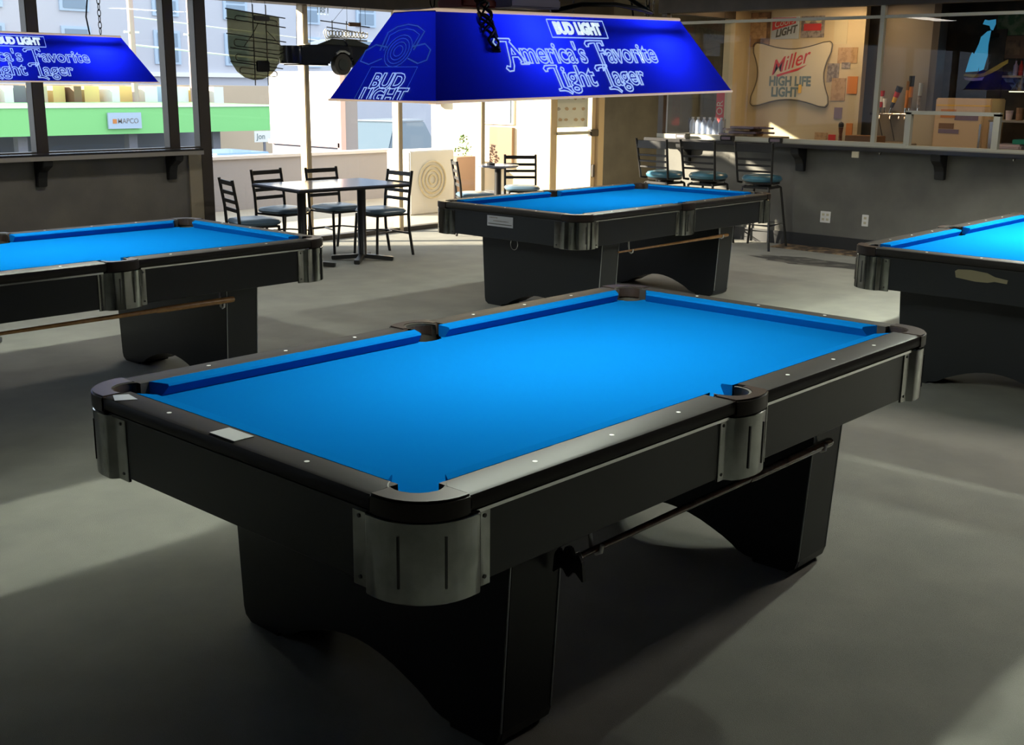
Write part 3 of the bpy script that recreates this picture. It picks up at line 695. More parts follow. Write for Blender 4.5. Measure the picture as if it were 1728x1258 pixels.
for x in (-0.33, 0.33):
    MB().lathe([(0.05, 0.05), (0.042, 0.06), (0.042, 0.70), (0.10, 0.705), (0.10, 0.718)], (x, 0, 0), 16).build('column', 'blackmetal', dt, smooth=40)
    mb = MB()
    for a in (45, 135, 225, 315):
        c, s = math.cos(R(a)), math.sin(R(a))
        mb.bar((x, 0, 0.045), (x + 0.30 * c, 0.30 * s, 0.020), 0.055, 0.04)
    mb.build('cross_foot', 'blackmetal', dt, bevel=0.005)

# small round table in the sun with two chairs
G2 = 'sunlit chairs at the small round table'
dup(ch, (6.72, 6.90, 0), R(-36), 'chair in full sun left of the small round table', G2)
c2 = dup(ch, (7.80, 7.16, 0), R(-132), 'chair in full sun behind the small round table', G2)
rt = thing('round_table', 'small round pedestal table in the sun beside the front glass', 'table', (7.24, 7.04, 0))
MB().lathe([(0.0, 0.728), (0.235, 0.728), (0.245, 0.738), (0.242, 0.75), (0.0, 0.752)], n=32).build('tabletop', 'tabletop', rt, smooth=40)
MB().lathe([(0.045, 0.04), (0.04, 0.06), (0.04, 0.70), (0.10, 0.71), (0.10, 0.728)], n=16).build('column', 'blackmetal', rt, smooth=40)
mb = MB()
for a in (45, 135, 225, 315): mb.bar((0, 0, 0.04), (0.24 * math.cos(R(a)), 0.24 * math.sin(R(a)), 0.02), 0.05, 0.04)
mb.build('cross_foot', 'blackmetal', rt, bevel=0.005)
ash = MB().lathe([(0.0, 0.0), (0.045, 0.0), (0.05, 0.025), (0.04, 0.028), (0.035, 0.01), (0.0, 0.008)], n=16).build('ashtray', 'black', smooth=40, loc=(7.13, 7.05, 0.752))
tag(ash, 'dark ashtray on the small round table', 'ashtray')

# ------------------------------------------------------------------ bar stools
def bar_stool():
    t = thing('bar_stool', '', 'bar stool')
    MB().lathe([(0.0, 0.70), (0.185, 0.70), (0.205, 0.715), (0.21, 0.735), (0.19, 0.76), (0.12, 0.772), (0.0, 0.775)], n=28).build('seat', 'vinyl_teal', t, smooth=50)
    MB().lathe([(0.0, 0.655), (0.10, 0.655), (0.10, 0.672), (0.185, 0.68), (0.19, 0.70), (0.0, 0.70)], n=24).build('swivel_plate', 'blackmetal', t, smooth=40)
    for sy in (-1, 1):
        MB().tube([(-0.10, sy * 0.185, 0.69), (-0.185, sy * 0.19, 0.70), (-0.20, sy * 0.195, 0.80), (-0.225, sy * 0.20, 0.95), (-0.255, sy * 0.21, 1.115)], 0.0135, 8).build('back_post', 'blackmetal', t, smooth=60)
    for z, h in ((0.815, 0.022), (0.877, 0.022), (0.94, 0.024), (1.055, 0.085)):
        x = -0.2 - 0.055 * (z - 0.80) / 0.315
        MB().bar((x, -0.195 - 0.03 * (z - 0.8), z), (x, 0.195 + 0.03 * (z - 0.8), z), 0.012, h).build('back_slat', 'blackmetal', t, bevel=0.003, seg=1)
    for sx in (-1, 1):
        for sy in (-1, 1):
            MB().tube([(sx * 0.12, sy * 0.12, 0.655), (sx * 0.15, sy * 0.15, 0.64), (sx * 0.225, sy * 0.225, 0.0)], 0.0135, 8).build('leg', 'blackmetal', t, smooth=60)
    for z, w in ((0.26, 0.196),):
        MB().tube([(-w, -w, z), (w, -w, z), (w, w, z), (-w, w, z)], 0.011, 6, True).build('foot_ring', 'blackmetal', t)
    MB().box(-0.15, 0.15, -0.15, 0.15, 0.632, 0.655).build('leg_plate', 'blackmetal', t)
    return t
G3 = 'bar stools along the counter'
b1 = bar_stool(); b1.location = (7.80, 5.06, 0); b1.rotation_euler = (0, 0, R(-4)); b1['group'] = G3
b1['label'] = 'bar stool with its seat in the sun, beside the dark side wall'
dup(b1, (7.98, 4.62, 0), R(2), 'bar stool standing between its two fellows at the counter', G3)
dup(b1, (8.10, 4.03, 0), R(6), 'bar stool closest to the wall outlets', G3)

# outlets, tags and hooks on the bar wall
def outlet(name, label, y, w):
    t = thing(name, label, 'outlet', (XB, y, 0.335))
    MB().box(-0.008, 0, -w / 2, w / 2, -0.06, 0.06).build('cover_plate', 'white', t, bevel=0.003)
    for i in range(2 if w > 0.1 else 1):
        yy = (i - 0.5) * 0.05 if w > 0.1 else 0
        for z in (-0.025, 0.025):
            MB().box(-0.010, -0.008, yy - 0.014, yy + 0.014, z - 0.012, z + 0.012).build('socket', 'paper', t)
outlet('wall_outlet', 'wide white double outlet plate low on the bar wall', 3.50, 0.118)
outlet('wall_outlet', 'narrow white outlet plate low on the bar wall, nearer the right table', 3.05, 0.072)
tg = MB().box(XB - 0.262, XB - 0.245, 3.06, 3.13, 0.985, 1.045).build('price_tag', 'paper'); tag(tg, 'small cream card hanging at the edge of the bar counter', 'card')
for i, y in enumerate((2.86, 1.55)):
    h = MB().tube([(0, 0, 0), (-0.02, 0, -0.015), (-0.035, 0, -0.03), (-0.05, 0, -0.02), (-0.055, 0, -0.005)], 0.005, 6).build('coat_hook', 'steel', loc=(XB - 0.16, y, 1.05))
    tag(h, ('small metal coat hook under the counter beside the cream card', 'small metal coat hook under the counter above the right table')[i], 'hook', 'coat hooks under the bar counter')
for i, y in enumerate((5.27, 4.68, 4.08)):
    n = thing('napkin_holder', ('black napkin holder on the counter behind the sunlit stool', 'black napkin holder on the counter below the red strip', 'black napkin holder on the counter in front of the brown paddles')[i], 'napkin holder', (XB - 0.13, y, 1.09), R(10 * i), 'napkin holders on the bar counter')
    MB().box(-0.05, 0.05, -0.07, 0.07, 0, 0.055).build('body', 'black', n, bevel=0.006)
    MB().box(-0.052, -0.05, -0.05, 0.05, 0.012, 0.04).build('napkin_slot', 'purple', n)

# ------------------------------------------------------------------ things in the bar room
# things on the cream panel (plane XR), flat signs hung there
def wallrect(name, m, label, cat, x, y0, y1, z0, z1, group=None, depth=0.006, bevel=0):
    o = MB().box(x - depth, x - 0.0004, min(y0, y1), max(y0, y1), z0, z1).build(name, m, bevel=bevel)
    return tag(o, label, cat, group)
sg = thing('beer_sign', 'cream pillow-shaped beer sign with red script on the bar room wall', 'sign', (XR, 5.0, 1.82))
def pillow(k):
    W, H = 0.54 * k, 0.385 * k; pts = []
    cor = [(-W, H), (W, H), (W, -H), (-W, -H)]
    # concave sides with rounded corners
    def side(p, q, nx, ny, n=9):
        return [(p[0] + (q[0] - p[0]) * i / n + nx * math.sin(PI * i / n) * 0.075, p[1] + (q[1] - p[1]) * i / n + ny * math.sin(PI * i / n) * 0.075) for i in range(n + 1)]
    r = 0.06
    def cornerarc(cx, cy, a0): return [(cx + r * math.cos(R(a0 - 18 - 54 * i / 5)), cy + r * math.sin(R(a0 - 18 - 54 * i / 5))) for i in range(6)]
    out = []
    out += cornerarc(-W + r, H - r, 180); out += side((-W + 0.12, H - 0.01), (W - 0.12, H - 0.01), 0, -1)
    out += cornerarc(W - r, H - r, 90); out += side((W - 0.01, H - 0.12), (W - 0.01, -H + 0.12), -1, 0)
    out += cornerarc(W - r, -H + r, 0); out += side((W - 0.12, -H + 0.01), (-W + 0.12, -H + 0.01), 0, 1)
    out += cornerarc(-W + r, -H + r, -90); out += side((-W + 0.01, -H + 0.12), (-W + 0.01, H - 0.12), 1, 0)
    return out
MB().prism([(-a, b) for a, b in pillow(0.97)], 'x', -0.03, -0.001).build('face', 'sign', sg)
MB().tube([(-0.034, -a, b) for a, b in pillow(1.0)], 0.0055, 6, True).build('outline_tube', 'signline', sg, smooth=60)
text_part('script_lettering', 'Miller', 0.24, 'red', sg, (-0.033, 0.02, 0.14), (0, -1, 0.32), (0, 0.1, 1), 0.95, offset=0.0015, shear=0.35)
MB().prism([(0.19, -0.005), (0.10, 0.02), (-0.10, 0.075), (-0.22, 0.115), (-0.10, 0.045), (0.08, 0.0), (0.17, -0.03)], 'x', -0.034, -0.031).build('swash', 'red', sg)
text_part('block_lettering', 'HIGH LIFE', 0.155, 'slate', sg, (-0.033, 0.0, -0.085), (0, -1, 0), (0, 0, 1), 0.83, offset=0.006)
text_part('block_lettering', 'LIGHT', 0.155, 'slate', sg, (-0.033, 0.06, -0.215), (0, -1, 0), (0, 0, 1), 0.86, offset=0.006)
yt = wallrect('hang_tag', 'yellow', 'yellow tag over the last letter of the cream beer sign', 'tag', XR - 0.036, 4.87, 4.83, 1.60, 1.70)
ot = wallrect('vintage_poster', 'brownpaper', 'brown framed picture at the top left of the cream panel', 'picture', XR, 5.69, 5.33, 2.15, 2.56, depth=0.02)
MB().box(XR - 0.024, XR - 0.020, 5.37, 5.64, 2.25, 2.50).build('print', 'paper2', ot)
cs = thing('tin_sign', 'red and silver light beer tin sign above the cream beer sign', 'sign', (XR, 5.12, 2.37), 0)
MB().box(-0.008, -0.0004, -0.19, 0.19, -0.13, 0.13).build('sheet', 'plate', cs)
MB().prism([(0.18, 0.12), (0.18, -0.03), (-0.14, 0.05), (-0.14, 0.12)], 'x', -0.010, -0.008).build('red_field', 'red', cs)
text_part('lettering', 'Coors', 0.12, 'frame_white', cs, (-0.012, 0.02, 0.065), (0, -1, 0.2), (0, 0.1, 1), 0.9, shear=0.3)
text_part('lettering', 'LIGHT', 0.12, 'signline', cs, (-0.012, -0.01, -0.045), (0, -1, 0.2), (0, 0.1, 1), 0.85, offset=0.004, shear=0.3)
p3 = wallrect('tin_sign', 'greypaper', 'grey and red tin sign right of the red and silver one', 'sign', XR, 4.91, 4.60, 2.25, 2.50)
MB().box(XR - 0.009, XR - 0.006, 4.64, 4.87, 2.33, 2.41).build('red_field', 'red', p3)
for y in (4.82, 4.68):
    MB().prism([(y + 0.04 * math.cos(2 * PI * i / 12), 2.45 + 0.035 * math.sin(2 * PI * i / 12)) for i in range(12)], 'x', XR - 0.009, XR - 0.006).build('round_print', 'paper', p3)
stuff = [('paper_sheet', 'paper', 'tall cream paper sheet right of the tin signs', 4.47, 4.30, 2.17, 2.46), ('paper_sheet', 'paper2', 'tan paper sheet under the tall cream sheet', 4.40, 4.15, 1.95, 2.13),
         ('photograph', 'greypaper', 'small grey photograph among the tan papers', 4.34, 4.23, 1.89, 1.96), ('paper_sheet', 'greypaper', 'grey paper sheet at the right corner of the beer sign', 4.52, 4.37, 1.74, 1.95),
         ('orange_card', 'orange', 'bright orange card near the edge of the cream panel', 4.25, 4.12, 1.60, 1.80), ('paper_sheet', 'paper2', 'square tan paper sheet left of the orange card', 4.45, 4.27, 1.52, 1.78),
         ('purple_badge', 'purple', 'purple round badge on white card above the pepper mill', 4.39, 4.29, 1.31, 1.44), ('paper_sheet', 'orange', 'pale orange slip low on the panel edge', 4.22, 4.14, 1.12, 1.26), ('paper_sheet', 'red', 'pink slip at the foot of the panel', 4.44, 4.35, 1.04, 1.12),
         ('paper_sheet', 'paper2', 'tan card at the foot of the panel under the beer sign', 4.62, 4.46, 1.03, 1.14)]
for i, (n, m, l, y0, y1, z0, z1) in enumerate(stuff): wallrect(n, m, l, 'paper' if 'sheet' in n else 'card', XR, y0, y1, z0, z1, depth=0.004 + 0.0013 * i)
bc = wallrect('blue_card', 'lilac', 'small lilac card left of the beer sign', 'card', XR, 5.72, 5.60, 1.40, 1.53) if False else None
# shelf of the panel with a pepper mill
bl = sbox('bar_back_shelf', 'steelwall', 9.95, XR, 3.4, 5.6, 0.98, 1.02)
del bl['kind']; tag(bl, 'steel back counter along the cream panel', 'counter')
pm = thing('pepper_mill', 'dark wooden pepper mill at the right end of the cream panel', 'pepper mill', (10.2, 4.24, 1.02))
MB().lathe([(0.0, 0), (0.03, 0), (0.024, 0.05), (0.022, 0.12), (0.030, 0.19)], n=14).build('body', 'darkwood', pm, smooth=50)
MB().lathe([(0.030, 0.192), (0.034, 0.22), (0.028, 0.245), (0.008, 0.255), (0.0, 0.262)], n=14).build('cap', 'black', pm, smooth=50)
# paddles on the sill
for i, (y, z, a, l) in enumerate(((4.70, 1.131, 4, 'lowest dark brown serving paddle of the stack on the bar window sill'), (4.68, 1.158, 188, 'second dark brown serving paddle from the bottom of the stack'), (4.72, 1.185, -5, 'third dark brown serving paddle from the bottom of the stack'), (4.66, 1.212, 176, 'topmost dark brown serving paddle of the stack'))):
    p = thing('serving_paddle', l, 'serving board', (XB + 0.26, y, z), R(90 + a), 'brown serving paddles stacked on the bar window sill')
    MB().box(-0.17, 0.16, -0.12, 0.12, 0, 0.024).build('board', 'purple' if i % 2 else 'brownpaper', p, bevel=0.006)
    MB().box(0.16, 0.33, -0.022, 0.022, 0.002, 0.022).build('handle', 'purple', p, bevel=0.005)
sl = sbox('inner_sill', 'beige', XB + 0.12, XB + 0.55, 4.3, 5.58, 1.09, 1.13); del sl['kind']; tag(sl, 'beige sill board inside the bar window', 'sill')
# case of water bottles
wb = []
for i in range(6):
    y, x = 5.42 - 0.078 * (i % 6), XB + 0.28 + 0.0 * i
    b = thing('water_bottle', 'clear bluish water bottle in the wrapped case behind the bar glass', 'bottle', (x, y, 1.131), 0, 'water bottles in the shrink-wrapped case')
    MB().lathe([(0.0, 0), (0.033, 0), (0.035, 0.01), (0.032, 0.05), (0.035, 0.07), (0.035, 0.115), (0.028, 0.145), (0.013, 0.165), (0.013, 0.175)], n=12).build('body', 'water', b, smooth=50)
    MB().lathe([(0.015, 0.172), (0.015, 0.19), (0.0, 0.19)], n=12).build('cap', 'white', b, smooth=40)
wr = MB().box(XB + 0.235, XB + 0.325, 4.985, 5.465, 1.131, 1.325).build('shrink_wrap', 'wrap', bevel=0.02); tag(wr, 'clear plastic shrink wrap around the case of water bottles', 'wrapping')
rs = MB().box(9.28, 9.284, 5.29, 5.40, 1.20, 1.72).build('red_banner', 'red'); rs.rotation_euler = (0, 0, 0); tag(rs, 'narrow red hanging banner left of the beer sign', 'banner')
MB().tube([(9.282, 5.345, 1.72), (9.282, 5.345, 2.78)], 0.003, 5).build('hanging_cord', 'black', rs)
text_part('lettering', 'OR', 0.12, 'paper', rs, (9.279, 5.345, 1.42), (0, 0, 1), (0, 1, 0), 1.0)
# upright post with red band seen through the corner glass
sp = thing('strap_post', 'leaning dark and red strap at the corner of the bar room', 'strap', (9.3, 6.0, 0)) if False else None

# draught taps
tp = thing('tap_rail', 'steel draught tap rail on the steel wall of the bar room', 'beer tap', (10.45, 3.75, 1.375))
MB().tube([(0, 0.23, 0), (0, -0.24, 0)], 0.013, 10).build('pipe', 'steel', tp, smooth=60)
MB().lathe([(0.022, -0.012), (0.022, 0.012)], (0, 0, 0), 12).build('end_knob', 'darksteel', tp).location = (0, 0.235, 0)
for y in (0.11, -0.02, -0.13, -0.2):
    MB().tube([(0, y, 0), (-0.05, y, -0.01), (-0.07, y, -0.06)], [0.012, 0.012, 0.008], 8).build('faucet', 'steel', tp, smooth=60)
for y in (0.16, 0.02):
    MB().tube([(0.0, y, 0), (0.0, y - 0.09, -0.30)], 0.006, 6).build('brace', 'darksteel', tp)
MB().tube([(0.0, 0.0, 0.0), (0.17, 0, 0)], 0.012, 6).build('wall_shank', 'steel', tp)
def tap_handle(label, y, h, cols, tilt=0):
    t = thing('draught_tap', label, 'beer tap', (10.45, y, 1.39), 0, 'tap handles on the steel rail')
    n = len(cols)
    for i, c in enumerate(cols):
        z0, z1 = 0.06 + h * i / n, 0.06 + h * (i + 1) / n
        MB().tube([(0, -tilt * z0, z0), (0, -tilt * z1, z1)], [0.018 + 0.006 * i, 0.021 + 0.006 * i], 10).build('band', c, t, smooth=60)
    MB().tube([(0, 0, 0.0), (0, -tilt * 0.06, 0.062)], 0.008, 8).build('stem', 'steel', t)
tap_handle('slim red and white tap handle', 3.88, 0.19, ('red', 'white', 'red'))
tap_handle('short white tap handle', 3.835, 0.10, ('white', 'white'))
tap_handle('tilted black, red and yellow tap handle', 3.77, 0.24, ('black', 'yellow', 'red', 'black'), 0.35)
tap_handle('tall orange tap handle', 3.58, 0.30, ('orange', 'orange', 'brown'), 0.08)
tap_handle('amber tap handle beside the tall orange one', 3.53, 0.36, ('brown', 'orange', 'black'))
tap_handle('pale grey tap handle nearest the fridge', 3.43, 0.28, ('greypaper', 'plate'), 0.05)
dr = MB().box(10.15, 10.6, 3.32, 3.95, 1.02, 1.06).build('drip_tray', 'steelwall', bevel=0.005); tag(dr, 'steel drip tray under the taps', 'tray')
bk = MB().box(9.8, 10.05, 3.6, 3.98, 1.02, 1.14).build('brown_box', 'brown', bevel=0.006); tag(bk, 'low brown box in front of the drip tray', 'box')
# dark cooler column and the dark wall picture
sbox('trim_50', 'bronze_frame', 10.50, 10.72, 3.28, 3.36, 0.0, 2.78)
wp = wallrect('dark_picture', 'darkroom', 'large dim brown picture behind the blue bottle sign', 'picture', 11.4, 3.6, 2.85, 1.55, 2.35, depth=0.03)
# fridge
fr = thing('fridge', 'cream fridge with stickers behind the small framed pass-through', 'fridge', (10.2, 2.80, 0))
MB().box(-0.02, 0.39, -0.31, 0.31, 0.0, 1.57).build('cabinet', 'fridge', fr, bevel=0.012)
MB().box(-0.07, -0.025, -0.25, 0.285, 0.1, 1.46).build('door', 'fridge', fr, bevel=0.01)
MB().box(-0.024, -0.021, -0.30, 0.30, 1.485, 1.50).build('top_trim', 'yellow', fr)
def fsticker(m, y0, y1, z0, z1): MB().box(-0.0735, -0.0705, y0, y1, z0, z1).build('sticker', m, fr)
fsticker('orange', 0.05, 0.22, 1.36, 1.45); fsticker('purple', -0.20, 0.06, 1.335, 1.42); fsticker('purple', 0.0, 0.23, 1.19, 1.235); fsticker('brown', 0.06, 0.23, 1.24, 1.30)
MB().bar((-0.09, -0.24, 1.0), (-0.09, -0.24, 1.3), 0.02, 0.02, (1, 0, 0)).build('handle', 'steel', fr)
cbx = MB().box(10.25, 10.6, 3.13, 3.38, 0, 1.42).build('storage_cabinet', 'beige'); tag(cbx, 'plain tan storage cabinet left of the fridge', 'cabinet')
# blue bottle shaped cut-out with a glow put in, and a yellow band
bb = thing('bottle_sign', 'sky blue bottle-shaped cut-out with an added glow and a yellow band', 'sign', (11.0, 2.98, 2.06))
def bp(pts): return [(-(a), b) for a, b in pts]
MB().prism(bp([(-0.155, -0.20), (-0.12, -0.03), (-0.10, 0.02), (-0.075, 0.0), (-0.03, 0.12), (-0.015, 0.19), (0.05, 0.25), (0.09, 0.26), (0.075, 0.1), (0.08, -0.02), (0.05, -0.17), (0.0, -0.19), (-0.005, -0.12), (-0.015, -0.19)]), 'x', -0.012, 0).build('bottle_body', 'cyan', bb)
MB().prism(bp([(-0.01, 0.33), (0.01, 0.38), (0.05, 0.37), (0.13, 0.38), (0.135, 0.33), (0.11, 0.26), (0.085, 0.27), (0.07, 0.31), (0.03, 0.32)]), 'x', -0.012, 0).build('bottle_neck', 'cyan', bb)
MB().prism(bp([(-0.17, -0.24), (-0.16, -0.22), (-0.05, -0.225), (0.06, -0.21), (0.16, -0.15), (0.24, -0.10), (0.32, -0.06), (0.32, -0.10), (0.22, -0.17), (0.14, -0.215), (0.06, -0.25), (-0.05, -0.26)]), 'x', -0.016, -0.004).build('yellow_band', 'olive', bb)
MB().prism(bp([(-0.165, -0.26), (0.0, -0.265), (0.07, -0.255), (0.05, -0.29), (-0.06, -0.30), (-0.15, -0.285)]), 'x', -0.016, -0.004).build('lilac_band', 'lilac', bb)
MB().box(0.0, 0.36, -0.05, 0.05, 0.2, 0.24).build('wall_bracket', 'black', bb)
gp = wallrect('leafy_poster', 'green_print', 'mottled green poster at the right edge above the framed sign', 'poster', 11.4, 2.98, 2.55, 2.28, 2.52)
fp = wallrect('framed_sign', 'brown', 'small brown framed sign at the right edge of the bar room', 'picture', 11.4, 2.98, 2.63, 2.02, 2.27, depth=0.02)
MB().box(11.374, 11.38, 2.68, 2.93, 2.06, 2.22).build('print', 'brownpaper', fp)
ws = sbox('wall_shelf', 'beige', 11.1, 11.4, 1.7, 2.75, 1.80, 1.825); del ws['kind']; tag(ws, 'tan wall shelf with bottles at the right edge', 'shelf')
for i, (y, m) in enumerate(((2.66, 'lilac'), (2.60, 'red'), (2.54, 'white'), (2.48, 'purple'), (2.42, 'lilac'))):
    b = thing('liquor_bottle', ('lilac liquor bottle nearest the blue bottle sign', 'red liquor bottle on the tan shelf', 'white liquor bottle on the tan shelf', 'purple liquor bottle on the tan shelf', 'lilac liquor bottle at the right end of the tan shelf')[i], 'bottle', (11.25, y, 1.825), 0, 'liquor bottles on the tan shelf')
    MB().lathe([(0, 0), (0.026, 0), (0.026, 0.11), (0.010, 0.14), (0.010, 0.17)], n=12).build('body', m, b, smooth=50)
    MB().lathe([(0.012, 0.165), (0.012, 0.19), (0, 0.19)], n=10).build('stopper', 'black', b, smooth=40)
pn = thing('pendant_lamp', 'black cone pendant with a glowing underside at the right edge', 'lamp', (10.3, 2.24, 1.64))
MB().lathe([(0.12, 0.0), (0.105, 0.02), (0.03, 0.13), (0.012, 0.15), (0.01, 0.17)], n=20, caps=False).build('cone_shade', 'black', pn, smooth=40)
MB().lathe([(0.0, 0.002), (0.118, 0.0), (0.118, 0.012), (0.0, 0.012)], n=20).build('diffuser', 'glow', pn)
MB().tube([(0, 0, 0.16), (0, 0, 1.13)], 0.004, 6).build('cord', 'black', pn)
ls = sbox('back_shelf', 'steelwall', 10.0, 10.5, 1.4, 2.44, 1.33, 1.35); del ls['kind']; tag(ls, 'glass-edged shelf right of the fridge', 'shelf')
MB().box(10.02, 10.06, 1.42, 1.46, 0, 1.33).build('shelf_leg', 'steel', ls); MB().box(10.02, 10.06, 2.39, 2.43, 0, 1.33).build('shelf_leg', 'steel', ls)
MB().box(10.05, 10.5, 1.4, 2.44, 1.0, 1.03).build('lower_shelf', 'black', ls)
cu = MB().lathe([(0, 0), (0.03, 0), (0.04, 0.10), (0.037, 0.10), (0.028, 0.006), (0, 0.006)], n=16).build('plastic_cup', 'cloth_pink', smooth=40, loc=(10.2, 2.30, 1.35)); tag(cu, 'pale pink plastic cup on the shelf right of the fridge', 'cup')
cu2 = MB().lathe([(0, 0), (0.035, 0), (0.04, 0.13), (0, 0.13)], n=16).build('orange_tub', 'brown', smooth=40, loc=(10.2, 2.19, 1.35)); tag(cu2, 'brown tub on the shelf beside the pink cup', 'tub')
tw = MB().box(10.08, 10.4, 2.10, 2.40, 1.03, 1.10).build('folded_towel', 'cloth_pink', bevel=0.02, seg=3); tag(tw, 'folded pale towel on the lower shelf', 'towel')
tb = MB().box(10.15, 10.35, 2.08, 2.22, 1.101, 1.15).build('teal_box', 'tealbox', bevel=0.006); tag(tb, 'small teal box on the folded towel', 'box')

# ------------------------------------------------------------------ hanging in the front windows
sh = thing('shield_sign', 'unlit neon beer sign on a smoky shield in the window', 'neon sign', (4.23, YF - 0.13, 2.0))
shp = [(-0.305, 0.34), (0.305, 0.29), (0.305, -0.02)] + [(0.305 * math.cos(R(a)), -0.02 - 0.30 * abs(math.sin(R(a))) ** 0.9) for a in (-15, -35, -55, -75, -95, -115, -135, -155, -170)] + [(-0.305, -0.02)]
MB().prism(shp, 'y', 0.0, 0.008).build('shield_panel', 'tint', sh)
def ntube(pts, r=0.006, m='blackmetal', name='neon_tube', closed=False): return MB().tube([(a, -0.02, b) for a, b in pts], r, 6, closed).build(name, m, sh, smooth=60)
for z in (0.33, 0.24, 0.10, -0.03, -0.16):
    MB().tube([(-0.33 if z > 0 else -0.30, -0.012, z + 0.015), (0.37 if z > 0 else 0.32, -0.012, z - 0.045)], 0.006, 6).build('support_rail', 'blackmetal', sh)
for x in (-0.03, 0.125):
    MB().tube([(x, -0.028, 0.40), (x, -0.028, -0.37)], 0.006, 6).build('support_rail', 'blackmetal', sh)
def loop(x0, x1, z0, z1, dz=-0.03):
    ntube([(x0 + 0.02, z0), (x1 - 0.02, z0 + dz), (x1, z0 + dz - 0.015), (x1, z1 + dz + 0.015), (x1 - 0.02, z1 + dz), (x0 + 0.02, z1), (x0, z1 + 0.015), (x0, z0 - 0.015)], 0.005, closed=True)
loop(-0.23, 0.27, 0.285, 0.24); loop(-0.25, 0.29, 0.065, 0.0); loop(-0.24, 0.27, -0.075, -0.135); loop(-0.20, 0.24, -0.20, -0.255)
ntube([(0.04, 0.23), (-0.03, 0.12), (-0.14, 0.0)], 0.004); ntube([(0.12, 0.17), (0.30, 0.02)], 0.004)
MB().box(-0.02, 0.14, -0.05, -0.028, -0.24, -0.13).build('transformer', 'black', sh, bevel=0.01)
MB().box(-0.03, 0.16, -0.05, -0.028, 0.245, 0.295).build('end_block', 'black', sh, bevel=0.008)
for x in (-0.03, 0.125): MB().tube([(x, -0.02, 0.39), (x, -0.02, 0.45)], 0.002, 5).build('hanging_wire', 'black', sh)

rc = thing('car_sign', 'black model stock car display hanging in the window left of the large lamp', 'car display', (4.5, YF - 0.34, 1.93))
body = [(0.0, -0.10), (0.0, 0.09), (0.20, 0.10), (0.42, 0.105), (1.05, 0.085), (1.38, 0.06), (1.45, 0.0), (1.45, -0.09), (1.30, -0.11), (0.68, -0.11), (0.66, -0.04), (0.60, 0.005), (0.53, 0.015), (0.46, 0.005), (0.40, -0.04), (0.38, -0.10)]
MB().prism(body, 'y', -0.16, 0.16).build('car_body', 'carblack', rc, bevel=0.02)
MB().lathe([(0.12, -0.09), (0.155, -0.085), (0.16, 0.0), (0.155, 0.085), (0.12, 0.09)], (0.06, 0, 0), 24).build('rounded_tail', 'carblack', rc, smooth=50)
cab = [[(0.22, -0.145, 0.098), (0.22, 0.145, 0.098), (1.02, 0.145, 0.085), (1.02, -0.145, 0.085)], [(0.46, -0.10, 0.165), (0.46, 0.10, 0.165), (0.78, 0.10, 0.165), (0.78, -0.10, 0.165)]]
MB().loft(cab).build('car_cabin', 'smoke', rc, bevel=0.015)
MB().bar((0.62, -0.148, 0.095), (0.60, -0.11, 0.165), 0.02, 0.012).build('window_pillar', 'carblack', rc)
for x in (0.53, 1.18):
    w = MB().tube([(x, -0.172, -0.085), (x, -0.10, -0.085)], 0.105, 24).build('wheel', 'tyre', rc, smooth=40)
    MB().tube([(x, -0.178, -0.085), (x, -0.172, -0.085)], 0.06, 20).build('hub', 'smoke', w, smooth=40)
MB().tube([(0.45 + 0.09 * 0, -0.163, 0.02), (0.50, -0.163, 0.045), (0.56, -0.163, 0.045), (0.62, -0.163, 0.02)], 0.012, 6).build('wheel_arch', 'plate', rc)
for x in (0.08, 0.25, 0.9): MB().tube([(x, 0, 0.10), (x + 0.02, 0, 0.51)], 0.0025, 5).build('hanging_wire', 'black', rc)
ns = thing('neon_sign', 'unlit script neon sign hanging above the model car', 'neon sign', (5.30, YF - 0.2, 2.22))
for a, b in (((-0.30, 0.06), (0.36, 0.02)), ((-0.22, 0.0), (0.33, -0.05)), ((-0.20, -0.10), (0.32, -0.12))):
    MB().tube([(a[0], 0, a[1]), (b[0], 0, b[1])], 0.006, 6).build('support_rail', 'blackmetal', ns)
for x in (-0.14, 0.05, 0.24): MB().tube([(x, 0.01, 0.07), (x, 0.01, -0.13)], 0.005, 6).build('support_rail', 'blackmetal', ns)
pts = [(-0.24 + 0.0038 * i + 0.03 * math.cos(i * 0.55), -0.02, -0.065 + 0.032 * math.sin(i * 0.55)) for i in range(140)]
MB().tube(pts, 0.006, 6).build('neon_tube', 'neonglass', ns, smooth=60)
MB().tube([(-0.25, -0.02, -0.02), (-0.28, -0.02, -0.05), (-0.25, -0.02, -0.11), (0.0, -0.02, -0.125), (0.3, -0.02, -0.125)], 0.006, 6).build('neon_tube', 'neonglass', ns, smooth=60)
MB().box(0.06, 0.22, -0.03, 0.0, 0.02, 0.06).build('transformer', 'brown', ns, bevel=0.006)
MB().tube([(-0.14, 0, 0.06), (0.02, 0, 0.21)], 0.002, 5).build('hanging_wire', 'black', ns)
for x in (0.05, 0.30): MB().tube([(x, 0, 0.04), (x, 0, 0.215)], 0.002, 5).build('hanging_wire', 'black', ns)
hn = text_part('house_number', '1381', 0.11, 'vinylnum', None, (5.19, YF - 0.006, 2.385), (-1, 0, 0), (0, 0, 1), 0.8, offset=0.002)
tag(hn, 'pale street number lettered on the front glass, read from outside', 'lettering')

